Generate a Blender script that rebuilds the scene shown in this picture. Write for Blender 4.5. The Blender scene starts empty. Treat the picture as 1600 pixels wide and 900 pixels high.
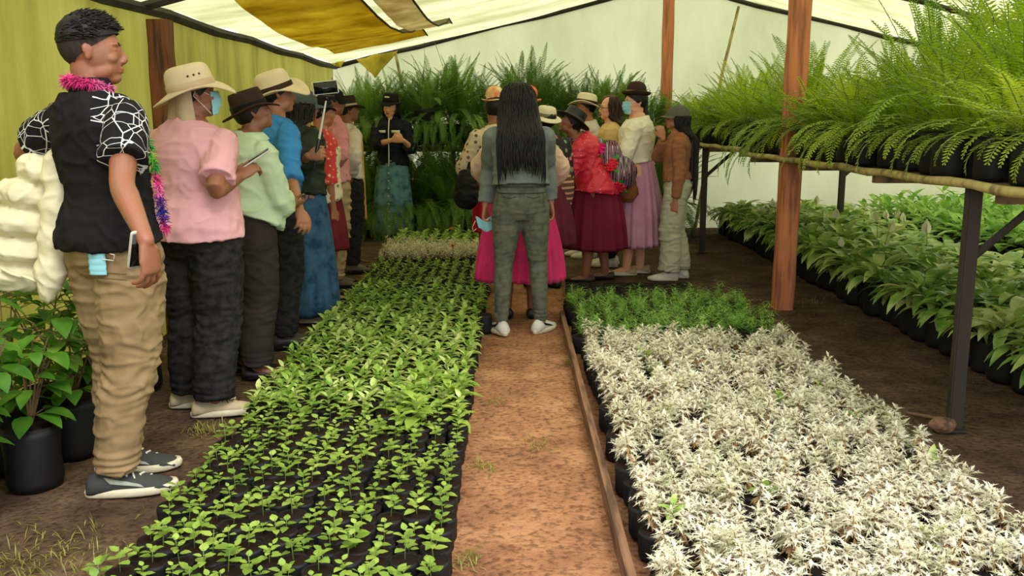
import bpy, math, random
from mathutils import Vector, Matrix, noise
random.seed(7)
S = bpy.context.scene
COL = S.collection
PI = math.pi
rnd = random.uniform

# ------------------------------------------------------------ camera, sky, sun, exposure
CAM_H, FOC, PITCH = 1.35, 1450.0, math.atan(260 / 1450.0)
cam = bpy.data.cameras.new('camera')
cam.sensor_width = 36.0
cam.lens = FOC / 1600 * 36
cam.clip_start = 0.05
camo = bpy.data.objects.new('camera', cam)
COL.objects.link(camo)
camo.location = (0, 0, CAM_H)
camo.rotation_euler = (PI / 2 - PITCH, 0, 0)
S.camera = camo

S.view_settings.view_transform = 'Standard'
S.view_settings.look = 'None'
S.view_settings.gamma = 1
S.view_settings.exposure = 0.2
S.view_settings.use_curve_mapping = False
W = bpy.data.worlds.new('world')
S.world = W
W.use_nodes = True
bg = W.node_tree.nodes['Background']
bg.inputs[0].default_value = (0.95, 0.98, 1.0, 1)
bg.inputs[1].default_value = 2.1
sun = bpy.data.lights.new('sun', 'SUN')
sun.energy = 2.0
sun.angle = math.radians(24)
sun.color = (1.0, 0.97, 0.90)
suno = bpy.data.objects.new('sun', sun)
COL.objects.link(suno)
suno.rotation_euler = (math.radians(36), math.radians(22), 0)


# ------------------------------------------------------------ helpers
def srgb(r, g, b):
    def f(c):
        c /= 255.0
        return c / 12.92 if c <= 0.04045 else ((c + 0.055) / 1.055) ** 2.4
    return (f(r), f(g), f(b), 1)


def ray(px, py):
    c, s = math.cos(PITCH), math.sin(PITCH)
    u, v = (px - 800) / FOC, (450 - py) / FOC
    return Vector((u, c + v * s, -s + v * c))


def at(px, py, Y):
    r = ray(px, py)
    return Vector((0, 0, CAM_H)) + r * (Y / r.y)


def tag(o, label=None, cat=None, group=None, kind=None):
    if label: o['label'] = label
    if cat: o['category'] = cat
    if group: o['group'] = group
    if kind: o['kind'] = kind
    return o


def empty(name, loc=(0, 0, 0), rz=0):
    o = bpy.data.objects.new(name, None)
    o.location = loc
    o.rotation_euler = (0, 0, rz)
    o.empty_display_size = 0.05
    COL.objects.link(o)
    return o


class MB:
    def __init__(s):
        s.v, s.f, s.m = [], [], []
        s.cur = 0

    def add(s, vs, fs):
        k = len(s.v)
        s.v += [tuple(p) for p in vs]
        s.f += [tuple(i + k for i in q) for q in fs]
        s.m += [s.cur] * len(fs)

    def rings(s, R, cap0=True, cap1=True, closed=True):
        n = len(R[0])
        vs = [p for r in R for p in r]
        fs = []
        for i in range(len(R) - 1):
            for j in range(n if closed else n - 1):
                a, b = i * n + j, i * n + (j + 1) % n
                fs.append((a, b, b + n, a + n))
        if closed and cap0: fs.append(tuple(range(n - 1, -1, -1)))
        if closed and cap1: fs.append(tuple((len(R) - 1) * n + j for j in range(n)))
        s.add(vs, fs)

    def tube(s, pts, rad, n=12, side=None, rnd0=True, rnd1=True, caps=True):
        """loft through pts; rad entries r or (a, b): a along the side vector, b across"""
        pts = [Vector(p) for p in pts]
        rad = [(r, r) if not isinstance(r, tuple) else r for r in rad]
        T = []
        for i in range(len(pts)):
            t = pts[min(i + 1, len(pts) - 1)] - pts[max(i - 1, 0)]
            T.append(t.normalized() if t.length > 1e-9 else Vector((0, 0, 1)))
        if side is None:
            side = Vector((1, 0, 0)) if abs(T[0].x) < 0.8 else Vector((0, 1, 0))
        R = []
        u = Vector(side)

        def ring(c, a, b, t):
            nonlocal u
            q = u - t * u.dot(t)
            if q.length > 1e-5: u = q.normalized()
            w = t.cross(u)
            return [c + u * (a * math.cos(2 * PI * k / n)) + w * (b * math.sin(2 * PI * k / n)) for k in range(n)]
        if rnd0:
            a, b = rad[0]; m = min(a, b)
            for q in (1.2, 0.6):
                R.append(ring(pts[0] - T[0] * m * math.sin(q), a * math.cos(q), b * math.cos(q), T[0]))
        for p, (a, b), t in zip(pts, rad, T): R.append(ring(p, a, b, t))
        if rnd1:
            a, b = rad[-1]; m = min(a, b)
            for q in (0.6, 1.2):
                R.append(ring(pts[-1] + T[-1] * m * math.sin(q), a * math.cos(q), b * math.cos(q), T[-1]))
        s.rings(R, caps, caps)

    def ell(s, c, r, M=None, n=16, k=10):
        c = Vector(c)
        R = []
        for i in range(1, k):
            ph = -PI / 2 + PI * i / k
            row = []
            for j in range(n):
                th = 2 * PI * j / n
                p = Vector((r[0] * math.cos(ph) * math.cos(th), r[1] * math.cos(ph) * math.sin(th), r[2] * math.sin(ph)))
                row.append(c + (M @ p if M else p))
            R.append(row)
        s.rings(R)

    def box(s, c, d, M=None):
        c = Vector(c)
        vs = []
        for x in (-.5, .5):
            for y in (-.5, .5):
                for z in (-.5, .5):
                    p = Vector((x * d[0], y * d[1], z * d[2]))
                    vs.append(c + (M @ p if M else p))
        s.add(vs, [(0, 1, 3, 2), (4, 6, 7, 5), (0, 4, 5, 1), (2, 3, 7, 6), (0, 2, 6, 4), (1, 5, 7, 3)])

    def leaf(s, b, d, up, L, w, droop=0.3, fold=0.25, segs=3, shape=0):
        """one leaf blade folded along its midrib"""
        b = Vector(b); d = Vector(d).normalized()
        side = d.cross(up)
        side = side.normalized() if side.length > 1e-4 else Vector((1, 0, 0))
        nrm = side.cross(d).normalized()
        vs, fs = [], []
        p = b.copy(); dd = d.copy()
        for i in range(segs + 1):
            t = i / segs
            ww = w * (math.sin(PI * min(1, (t * 0.92 + 0.06)) ** (0.75 if shape == 0 else 1.15)))
            if i == segs: ww = w * 0.04
            nn = side.cross(dd).normalized()
            vs += [p - side * ww + nn * ww * fold, p.copy(), p + side * ww + nn * ww * fold]
            dd = (dd - Vector((0, 0, 1)) * (droop / segs)).normalized()
            p = p + dd * (L / segs)
        for i in range(segs):
            a = 3 * i
            fs += [(a, a + 1, a + 4, a + 3), (a + 1, a + 2, a + 5, a + 4)]
        s.add(vs, fs)

    def mesh(s, name, mats, smooth=True):
        me = bpy.data.meshes.new(name)
        me.from_pydata(s.v, [], s.f)
        for m in (mats if isinstance(mats, (list, tuple)) else [mats]): me.materials.append(m)
        me.polygons.foreach_set('material_index', s.m)
        me.polygons.foreach_set('use_smooth', [smooth] * len(s.f))
        me.update()
        return me

    def build(s, name, mats, parent=None, smooth=True):
        return link(name, s.mesh(name, mats, smooth), parent)

    def remesh(s, name, mats, parent=None, vox=0.008, sm=3, fn=None, pick=None):
        """one continuous surface over everything collected, then shaped by fn(p, n)"""
        me = s.mesh(name + '_src', mats)
        o = bpy.data.objects.new('tmp', me)
        COL.objects.link(o)
        r = o.modifiers.new('r', 'REMESH'); r.mode = 'VOXEL'; r.voxel_size = vox
        if sm:
            q = o.modifiers.new('s', 'SMOOTH'); q.iterations = sm; q.factor = 0.5
        dg = bpy.context.evaluated_depsgraph_get()
        new = bpy.data.meshes.new_from_object(o.evaluated_get(dg))
        bpy.data.objects.remove(o); bpy.data.meshes.remove(me)
        new.name = name
        if fn:
            co = [v.co.copy() for v in new.vertices]
            no = [v.normal.copy() for v in new.vertices]
            out = []
            for p, nn in zip(co, no): out += list(p + nn * fn(p, nn))
            new.vertices.foreach_set('co', out)
        new.materials.clear()
        for m in (mats if isinstance(mats, (list, tuple)) else [mats]): new.materials.append(m)
        if pick: new.polygons.foreach_set('material_index', [pick(p.center) for p in new.polygons])
        new.polygons.foreach_set('use_smooth', [True] * len(new.polygons))
        new.update()
        return link(name, new, parent)


def link(name, me, parent=None):
    o = bpy.data.objects.new(name, me)
    COL.objects.link(o)
    if parent: o.parent = parent
    return o


def copy_tree(o, loc, rz=0, sc=1.0, kids=True):
    c = o.copy(); COL.objects.link(c)
    c.location = loc; c.rotation_euler = (0, 0, rz); c.scale = (sc, sc, sc)
    for ch in o.children:
        d = ch.copy(); COL.objects.link(d); d.parent = c
        for g in ch.children:
            e = g.copy(); COL.objects.link(e); e.parent = d
    return c


# ------------------------------------------------------------ materials
def nodes(name):
    m = bpy.data.materials.new(name)
    m.use_nodes = True
    nt = m.node_tree
    return m, nt, nt.nodes['Principled BSDF']


def N(nt, t, **kw):
    n = nt.nodes.new(t)
    for k, v in kw.items():
        if hasattr(n, k): setattr(n, k, v)
        else: n.inputs[k].default_value = v
    return n


def coords(nt, scale=(1, 1, 1), world=False):
    mp = N(nt, 'ShaderNodeMapping')
    mp.inputs['Scale'].default_value = scale
    if world:
        g = N(nt, 'ShaderNodeNewGeometry'); nt.links.new(g.outputs['Position'], mp.inputs[0])
    else:
        g = N(nt, 'ShaderNodeTexCoord'); nt.links.new(g.outputs['Object'], mp.inputs[0])
    return mp.outputs[0]


def ramp(nt, fac, stops):
    r = N(nt, 'ShaderNodeValToRGB')
    e = r.color_ramp.elements
    e[0].position, e[0].color = stops[0]
    e[1].position, e[1].color = stops[-1]
    for p, c in stops[1:-1]:
        q = e.new(p); q.color = c
    nt.links.new(fac, r.inputs[0])
    return r.outputs[0]


def bump(nt, bs, h, strength=0.4, dist=0.01):
    b = N(nt, 'ShaderNodeBump'); b.inputs['Strength'].default_value = strength
    b.inputs['Distance'].default_value = dist
    nt.links.new(h, b.inputs['Height']); nt.links.new(b.outputs[0], bs.inputs['Normal'])


def fabric(name, c, var=0.18, rough=0.85, sc=9, fine=260, sheen=0.0, c2=None, bs_=0.25):
    m, nt, bs = nodes(name)
    c = srgb(*c)
    d = srgb(*c2) if c2 else tuple(x * (1 - var) for x in c[:3]) + (1,)
    l = tuple(min(1, x * (1 + var)) for x in c[:3]) + (1,)
    n1 = N(nt, 'ShaderNodeTexNoise', Scale=sc, Detail=6.0)
    nt.links.new(coords(nt), n1.inputs['Vector'])
    nt.links.new(ramp(nt, n1.outputs['Fac'], [(0.35, d), (0.52, c), (0.68, l)]), bs.inputs['Base Color'])
    n2 = N(nt, 'ShaderNodeTexNoise', Scale=fine, Detail=2.0)
    nt.links.new(coords(nt), n2.inputs['Vector'])
    bump(nt, bs, n2.outputs['Fac'], bs_, 0.003)
    bs.inputs['Roughness'].default_value = rough
    bs.inputs['Sheen Weight'].default_value = sheen
    bs.inputs['Specular IOR Level'].default_value = 0.12
    return m


def plain(name, c, rough=0.5, metal=0.0, spec=0.5):
    m, nt, bs = nodes(name)
    n1 = N(nt, 'ShaderNodeTexNoise', Scale=35.0, Detail=4.0)
    nt.links.new(coords(nt), n1.inputs['Vector'])
    c = srgb(*c)
    nt.links.new(ramp(nt, n1.outputs['Fac'], [(0.3, tuple(x * .85 for x in c[:3]) + (1,)), (0.7, c)]), bs.inputs['Base Color'])
    bs.inputs['Roughness'].default_value = rough
    bs.inputs['Metallic'].default_value = metal
    bs.inputs['Specular IOR Level'].default_value = spec
    return m


def skinmat(name, c):
    m, nt, bs = nodes(name)
    n1 = N(nt, 'ShaderNodeTexNoise', Scale=14.0, Detail=5.0)
    nt.links.new(coords(nt), n1.inputs['Vector'])
    c = srgb(*c)
    r = (min(1, c[0] * 1.12), c[1] * 0.93, c[2] * 0.9, 1)
    nt.links.new(ramp(nt, n1.outputs['Fac'], [(0.35, c), (0.65, r)]), bs.inputs['Base Color'])
    n2 = N(nt, 'ShaderNodeTexNoise', Scale=300.0, Detail=2.0)
    nt.links.new(coords(nt), n2.inputs['Vector'])
    bump(nt, bs, n2.outputs['Fac'], 0.12, 0.002)
    bs.inputs['Roughness'].default_value = 0.5
    bs.inputs['Subsurface Weight'].default_value = 0.12
    bs.inputs['Subsurface Radius'].default_value = (0.01, 0.004, 0.002)
    bs.inputs['Subsurface Scale'].default_value = 0.6
    return m


def leafmat(name, cs, rough=0.42, trans=0.35, spec=0.5, wscale=7.0, tcol=None):
    """cs: 3 or 4 leaf colours, picked per plant and per spot; part of the light shines through"""
    m, nt, bs = nodes(name)
    out = nt.nodes['Material Output']
    n1 = N(nt, 'ShaderNodeTexNoise', Scale=wscale, Detail=3.0)
    nt.links.new(coords(nt, world=True), n1.inputs['Vector'])
    oi = N(nt, 'ShaderNodeObjectInfo')
    a = N(nt, 'ShaderNodeMath', operation='MULTIPLY_ADD')
    nt.links.new(oi.outputs['Random'], a.inputs[0]); a.inputs[1].default_value = 0.34
    nt.links.new(n1.outputs['Fac'], a.inputs[2])
    k = len(cs)
    rc = ramp(nt, a.outputs[0], [(0.38 + 0.6 * i / (k - 1), srgb(*c)) for i, c in enumerate(cs)])
    nt.links.new(rc, bs.inputs['Base Color'])
    bs.inputs['Roughness'].default_value = rough
    bs.inputs['Specular IOR Level'].default_value = spec
    tr = N(nt, 'ShaderNodeBsdfTranslucent')
    if tcol:
        mx = N(nt, 'ShaderNodeMixRGB', blend_type='MULTIPLY'); mx.inputs[0].default_value = 1
        nt.links.new(rc, mx.inputs[1]); mx.inputs[2].default_value = tcol
        nt.links.new(mx.outputs[0], tr.inputs[0])
    else:
        nt.links.new(rc, tr.inputs[0])
    ms = N(nt, 'ShaderNodeMixShader'); ms.inputs[0].default_value = trans
    nt.links.new(bs.outputs[0], ms.inputs[1]); nt.links.new(tr.outputs[0], ms.inputs[2])
    nt.links.new(ms.outputs[0], out.inputs[0])
    return m


def sheetmat(name, stops, trans=0.6, sc=(1, 1, 1), detail=5.0, nsc=1.2, rough=0.6, streak=None, world=True):
    """thin plastic film or shade cloth that lets light through"""
    m, nt, bs = nodes(name)
    out = nt.nodes['Material Output']
    n1 = N(nt, 'ShaderNodeTexNoise', Scale=nsc, Detail=detail)
    n1.inputs['Roughness'].default_value = 0.62
    nt.links.new(coords(nt, sc, world), n1.inputs['Vector'])
    rc = ramp(nt, n1.outputs['Fac'], [(p, srgb(*c)) for p, c in stops])
    nt.links.new(rc, bs.inputs['Base Color'])
    n2 = N(nt, 'ShaderNodeTexNoise', Scale=5.0, Detail=5.0)
    nt.links.new(coords(nt, streak or sc, world), n2.inputs['Vector'])
    bump(nt, bs, n2.outputs['Fac'], 0.5, 0.03)
    bs.inputs['Roughness'].default_value = rough
    tr = N(nt, 'ShaderNodeBsdfTranslucent')
    nt.links.new(rc, tr.inputs[0])
    ms = N(nt, 'ShaderNodeMixShader'); ms.inputs[0].default_value = trans
    nt.links.new(bs.outputs[0], ms.inputs[1]); nt.links.new(tr.outputs[0], ms.inputs[2])
    nt.links.new(ms.outputs[0], out.inputs[0])
    return m


def woodmat(name, c, d, sc=(18, 18, 1.6), rough=0.75):
    m, nt, bs = nodes(name)
    n1 = N(nt, 'ShaderNodeTexNoise', Scale=2.0, Detail=6.0)
    nt.links.new(coords(nt, sc), n1.inputs['Vector'])
    nt.links.new(ramp(nt, n1.outputs['Fac'], [(0.38, srgb(*d)), (0.5, srgb(*c)), (0.7, srgb(*[min(255, x * 1.12) for x in c]))]), bs.inputs['Base Color'])
    bump(nt, bs, n1.outputs['Fac'], 0.5, 0.01)
    bs.inputs['Roughness'].default_value = rough
    return m


# ------------------------------------------------------------ the place: floor, walls, roof
XL, XR, XC, YB, YF = -2.25, 6.3, 1.97, 12.0, -1.5
YR = 3.0                 # film starts here; unseen near roof and end wall left off for sky light
ZL, ZC = 2.06, 3.06


def roof_z(x, y):
    z = ZL + (ZC - ZL) * (x - XL) / (XC - XL) if x < XC else ZL + (ZC - ZL) * (XR - x) / (XR - XC)
    return z


def floor_mat():
    m, nt, bs = nodes('packed_earth')
    pos = coords(nt, world=True)
    n1 = N(nt, 'ShaderNodeTexNoise', Scale=3.2, Detail=8.0); nt.links.new(pos, n1.inputs['Vector'])
    n2 = N(nt, 'ShaderNodeTexNoise', Scale=42.0, Detail=7.0); nt.links.new(pos, n2.inputs['Vector'])
    n1.inputs['Roughness'].default_value = 0.7
    aisle = ramp(nt, n1.outputs['Fac'], [(0.3, srgb(52, 38, 28)), (0.5, srgb(88, 67, 50)), (0.72, srgb(120, 96, 72))])
    path = ramp(nt, n1.outputs['Fac'], [(0.3, srgb(120, 80, 55)), (0.5, srgb(162, 113, 80)), (0.72, srgb(194, 144, 105))])
    sx = N(nt, 'ShaderNodeSeparateXYZ'); nt.links.new(pos, sx.inputs[0])
    w = N(nt, 'ShaderNodeMath', operation='MULTIPLY_ADD'); nt.links.new(n1.outputs['Fac'], w.inputs[0]); w.inputs[1].default_value = 0.16
    nt.links.new(sx.outputs[0], w.inputs[2])
    a = N(nt, 'ShaderNodeMath', operation='SUBTRACT'); nt.links.new(w.outputs[0], a.inputs[0]); a.inputs[1].default_value = 0.16
    b = N(nt, 'ShaderNodeMath', operation='ABSOLUTE'); nt.links.new(a.outputs[0], b.inputs[0])
    mr = N(nt, 'ShaderNodeMapRange'); nt.links.new(b.outputs[0], mr.inputs[0])
    mr.inputs[1].default_value = 0.42; mr.inputs[2].default_value = 0.30
    mx = N(nt, 'ShaderNodeMixRGB'); nt.links.new(mr.outputs[0], mx.inputs[0])
    nt.links.new(aisle, mx.inputs[1]); nt.links.new(path, mx.inputs[2])
    g = ramp(nt, n2.outputs['Fac'], [(0.36, (0.42, 0.38, 0.36, 1)), (0.5, (0.95, 0.95, 0.95, 1)), (0.62, (1.0, 1.0, 0.98, 1))])
    m2 = N(nt, 'ShaderNodeMixRGB', blend_type='MULTIPLY'); m2.inputs[0].default_value = 0.85
    nt.links.new(mx.outputs[0], m2.inputs[1]); nt.links.new(g, m2.inputs[2])
    nt.links.new(m2.outputs[0], bs.inputs['Base Color'])
    ad = N(nt, 'ShaderNodeMath', operation='ADD'); nt.links.new(n1.outputs['Fac'], ad.inputs[0]); nt.links.new(n2.outputs['Fac'], ad.inputs[1])
    bump(nt, bs, ad.outputs[0], 0.7, 0.02)
    bs.inputs['Roughness'].default_value = 0.95
    bs.inputs['Specular IOR Level'].default_value = 0.2
    return m


def grid(mb, f, nu, nv):
    vs = [f(i / nu, j / nv) for j in range(nv + 1) for i in range(nu + 1)]
    fs = [(j * (nu + 1) + i, j * (nu + 1) + i + 1, (j + 1) * (nu + 1) + i + 1, (j + 1) * (nu + 1) + i) for j in range(nv) for i in range(nu)]
    mb.add(vs, fs)


mb = MB()
def ff(u, v):
    x, y = XL - .6 + (XR - XL + 1.2) * u, YF - 1 + (YB - YF + 2) * v
    return (x, y, 0.014 * noise.noise(Vector((x * 2.2, y * 2.2, 0))) + 0.005 * noise.noise(Vector((x * 9, y * 9, 3))) - 0.008)
grid(mb, ff, 150, 220)
tag(mb.build('floor', floor_mat()), kind='structure')

M_roof = sheetmat('roof_film', [(0.25, (126, 124, 74)), (0.42, (170, 170, 122)), (0.58, (200, 200, 158)), (0.8, (166, 162, 100))], 0.72, (0.5, 2.0, 1), nsc=1.0, streak=(0.7, 3.5, 1))
M_back = sheetmat('back_film', [(0.2, (150, 156, 112)), (0.45, (176, 178, 138)), (0.7, (194, 194, 158))], 0.55, (1.2, 1, 0.5), nsc=0.9, streak=(2, 1, .3))
M_left = sheetmat('left_shade_film', [(0.25, (96, 90, 34)), (0.45, (140, 134, 54)), (0.72, (164, 158, 74))], 0.42, (2.2, 2.2, 0.4), nsc=1.3, streak=(4, 4, .4))
M_right = sheetmat('right_film', [(0.2, (176, 186, 136)), (0.5, (206, 214, 168)), (0.75, (226, 232, 196))], 0.65, (1, 1, 0.5), nsc=0.9)


def wavy(a):
    return 0.02 * math.sin(a * 5.3) + 0.012 * math.sin(a * 13.1 + 1)


mb = MB()
grid(mb, lambda u, v: (XL + wavy(u * 14) * (1 - v) * v * 3, YF + (YB - YF) * u, -0.02 + (ZL + .02) * v), 160, 10)
tag(mb.build('wall_left', M_left), kind='structure')
mb = MB()
grid(mb, lambda u, v: (XR + wavy(u * 14) * (1 - v) * v * 3, YF + (YB - YF) * u, -0.02 + (ZL + .02) * v), 100, 8)
tag(mb.build('wall_right', M_right), kind='structure')
mb = MB()
grid(mb, lambda u, v: (XL + (XR - XL) * u, YB + wavy(u * 9) * (1 - v) * v * 4, -0.02 + (roof_z(XL + (XR - XL) * u, 0) + .02) * v), 120, 12)
tag(mb.build('wall_back', M_back), kind='structure')
mb = MB()
RAF = [3.0, 5.8, 9.7, 12.0]
def rf(u, v):
    x, y = XL + (XR - XL) * u, YR + (YB - YR) * v
    d = min(abs(y - r) for r in RAF)
    k = [r for r in RAF if r <= y + 1e-6][-1]
    i = min(RAF.index(k), len(RAF) - 2)
    t = (y - RAF[i]) / (RAF[i + 1] - RAF[i])
    hx = math.sin(PI * min(1, max(0, (x - XL) / (XC - XL)))) if x < XC else math.sin(PI * (x - XC) / (XR - XC))
    sag = 0.13 * math.sin(PI * t) ** 0.8 * hx
    if x < XC: sag *= 1.0 if i != 1 else 1.6
    return (x, y, roof_z(x, y) - sag + 0.01 + 0.015 * noise.noise(Vector((x * 1.5, y * 3, 0))))
grid(mb, rf, 110, 170)
tag(mb.build('ceiling', M_roof), kind='structure')

M_dark = woodmat('dark_beam_wood', (44, 40, 30), (24, 22, 18), (3, 3, 14))
M_orange = woodmat('orange_post_wood', (186, 112, 72), (146, 84, 54), (14, 14, 1.2))
M_brown = woodmat('brown_post_wood', (112, 62, 30), (66, 36, 20))
k = 0
for y in RAF:
    for xa, xb in ((XL, XC), (XC, XR)):
        if y == 9.7 and xa == XL: continue
        k += 1
        mb = MB()
        mb.tube([(xa + (xb - xa) * t / 8, y, roof_z(xa + (xb - xa) * t / 8, y) - 0.035 + 0.012 * math.sin(t * 2.1)) for t in range(9)], [(0.03, 0.03)] * 9, 6, side=Vector((0, 1, 0)), rnd0=False, rnd1=False)
        tag(mb.build('trim_%d' % k, M_dark, smooth=False), kind='structure')
for xx, zz in ((XL + .03, ZL - .03), (XR - .03, ZL - .03)):
    k += 1
    mb = MB()
    mb.tube([(xx, YF + (YB - YF) * t / 14, zz - 0.02 * (t % 2)) for t in range(15)], [(0.03, 0.035)] * 15, 6, rnd0=False, rnd1=False)
    tag(mb.build('trim_%d' % k, M_dark, smooth=False), kind='structure')

# stained yellow sheet, pale strip and torn corner hung under the left roof panel
M_yel = sheetmat('yellow_stained_film', [(0.25, (170, 140, 50)), (0.48, (214, 190, 92)), (0.75, (240, 222, 130))], 0.85, (1, 1, 1), nsc=2.4)
M_pale = sheetmat('pale_pink_strip', [(0.3, (196, 176, 140)), (0.6, (232, 220, 196))], 0.85, (1, 1, 1), nsc=3.0)
M_rim = plain('dark_seam', (58, 48, 26), 0.9)
def under(x, y):
    return rf((x - XL) / (XR - XL), (y - YR) / (YB - YR))[2] - 0.03
def patch(name, quad, m, label, cat, nu=12, nv=16):
    a, b, c, d = [Vector(q + (0,)) for q in quad]
    mb = MB()
    def g(u, v):
        p = a.lerp(b, u).lerp(d.lerp(c, u), v)
        return (p.x, p.y, under(p.x, p.y) - 0.03 - 0.03 * math.sin(PI * v) - 0.01 * noise.noise(p * 4))
    grid(mb, g, nu, nv)
    o = mb.build(name, m)
    s = o.modifiers.new('t', 'SOLIDIFY'); s.thickness = 0.004
    tag(o, label, cat)
    mb = MB()
    e = [Vector(g(1, t / 14)) - Vector((0, 0, .006)) for t in range(15)]
    mb.tube(e, [0.009] * 15, 5)
    mb.build('seam', M_rim, o)
    return o
patch('roof_patch', ((-1.75, 6.0), (-1.05, 6.0), (-0.9, 10.2), (-1.9, 10.2)), M_yel, 'yellow stained sheet sagging under the roof above the group', 'sheet')
patch('roof_strip', ((-0.98, 6.0), (-0.72, 6.0), (-0.62, 9.9), (-0.86, 9.9)), M_pale, 'pale pinkish strip of film beside the yellow roof sheet', 'sheet', 5, 16)
M_rag = sheetmat('yellow_rag_film', [(0.25, (150, 130, 20)), (0.5, (206, 188, 50)), (0.75, (232, 216, 90))], 0.4, nsc=3.0)
for (pts, lab) in ((((-1.85, 11.3, 2.08), (-1.35, 11.3, 2.17), (-1.62, 11.25, 1.86)), 'yellow torn film corner hanging in a point from the roof beam'),
                   (((-2.15, 11.3, 2.02), (-1.98, 11.3, 2.06), (-2.02, 11.25, 1.98)), 'small yellow torn film scrap at the roof corner')):
    a, b, c = [Vector(p) for p in pts]
    mb = MB()
    def g(u, v):
        p = a.lerp(b, u).lerp(c, v)
        return p + Vector((0, 0.04 * math.sin(u * 9) * (1 - v), 0.02 * noise.noise(p * 9)))
    grid(mb, g, 12, 10)
    o = mb.build('torn_film', M_rag); o.modifiers.new('t', 'SOLIDIFY').thickness = 0.004
    tag(o, lab, 'film')


def post(x, y, h, w, m, name, label, lean=0):
    mb = MB()
    R = []
    for i in range(13):
        t = i / 12
        hw = w / 2 * (1 + 0.03 * math.sin(i * 2.1))
        cx = x + lean * t
        R.append([Vector((cx + sx * hw + .004 * noise.noise(Vector((sx, sy, i * .9))), y + sy * hw, h * t - 0.02)) for sx, sy in ((-1, -.8), (-.8, -1), (.8, -1), (1, -.8), (1, .8), (.8, 1), (-.8, 1), (-1, .8))])
    mb.rings(R)
    return tag(mb.build(name, m, smooth=False), label, 'post')


post(1.99, 6.70, 2.98, 0.135, M_orange, 'wooden_post', 'squared orange-brown wooden post rising through the fern shelf', 0.02)
post(1.93, 11.86, 2.98, 0.13, M_orange, 'wooden_post', 'far wooden ridge post against the back film wall')
post(XL + .1, 5.86, 1.98, 0.13, M_brown, 'wooden_post', 'reddish brown wooden post against the yellow left wall')
M_bam = woodmat('bamboo', (172, 154, 96), (122, 104, 60), (6, 6, 3))
mb = MB(); mb.tube([(2.36, 11.9, 0.0), (2.62, 11.9, 1.9), (2.80, 11.9, 2.74)], [.022, .02, .018], 8)
tag(mb.build('bamboo_pole', M_bam), 'thin yellow pole leaning against the back film wall', 'pole')
mb = MB(); mb.tube([(-1.30, 11.9, 0), (-1.38, 11.9, 1.8), (-1.45, 11.9, 2.18)], [.02, .018, .018], 8)
tag(mb.build('bamboo_pole', M_bam), 'thin yellow pole by the torn film behind the speaker', 'pole')
# ------------------------------------------------------------ people
Z = Vector((0, 0, 1))
TORSO = [(.765, .120, .085, 0), (.82, .158, .110, -.012), (.88, .163, .116, -.018), (.94, .150, .105, -.010), (1.00, .134, .095, 0), (1.06, .132, .096, 0),
         (1.13, .142, .104, 0), (1.20, .154, .110, -.004), (1.25, .160, .106, -.008), (1.29, .150, .092, -.010), (1.325, .118, .075, -.010),
         (1.355, .080, .062, -.006), (1.385, .058, .056, 0)]


def rotz(v, a):
    c, s = math.cos(a), math.sin(a)
    return Vector((v.x * c - v.y * s, v.x * s + v.y * c, v.z))


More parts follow.
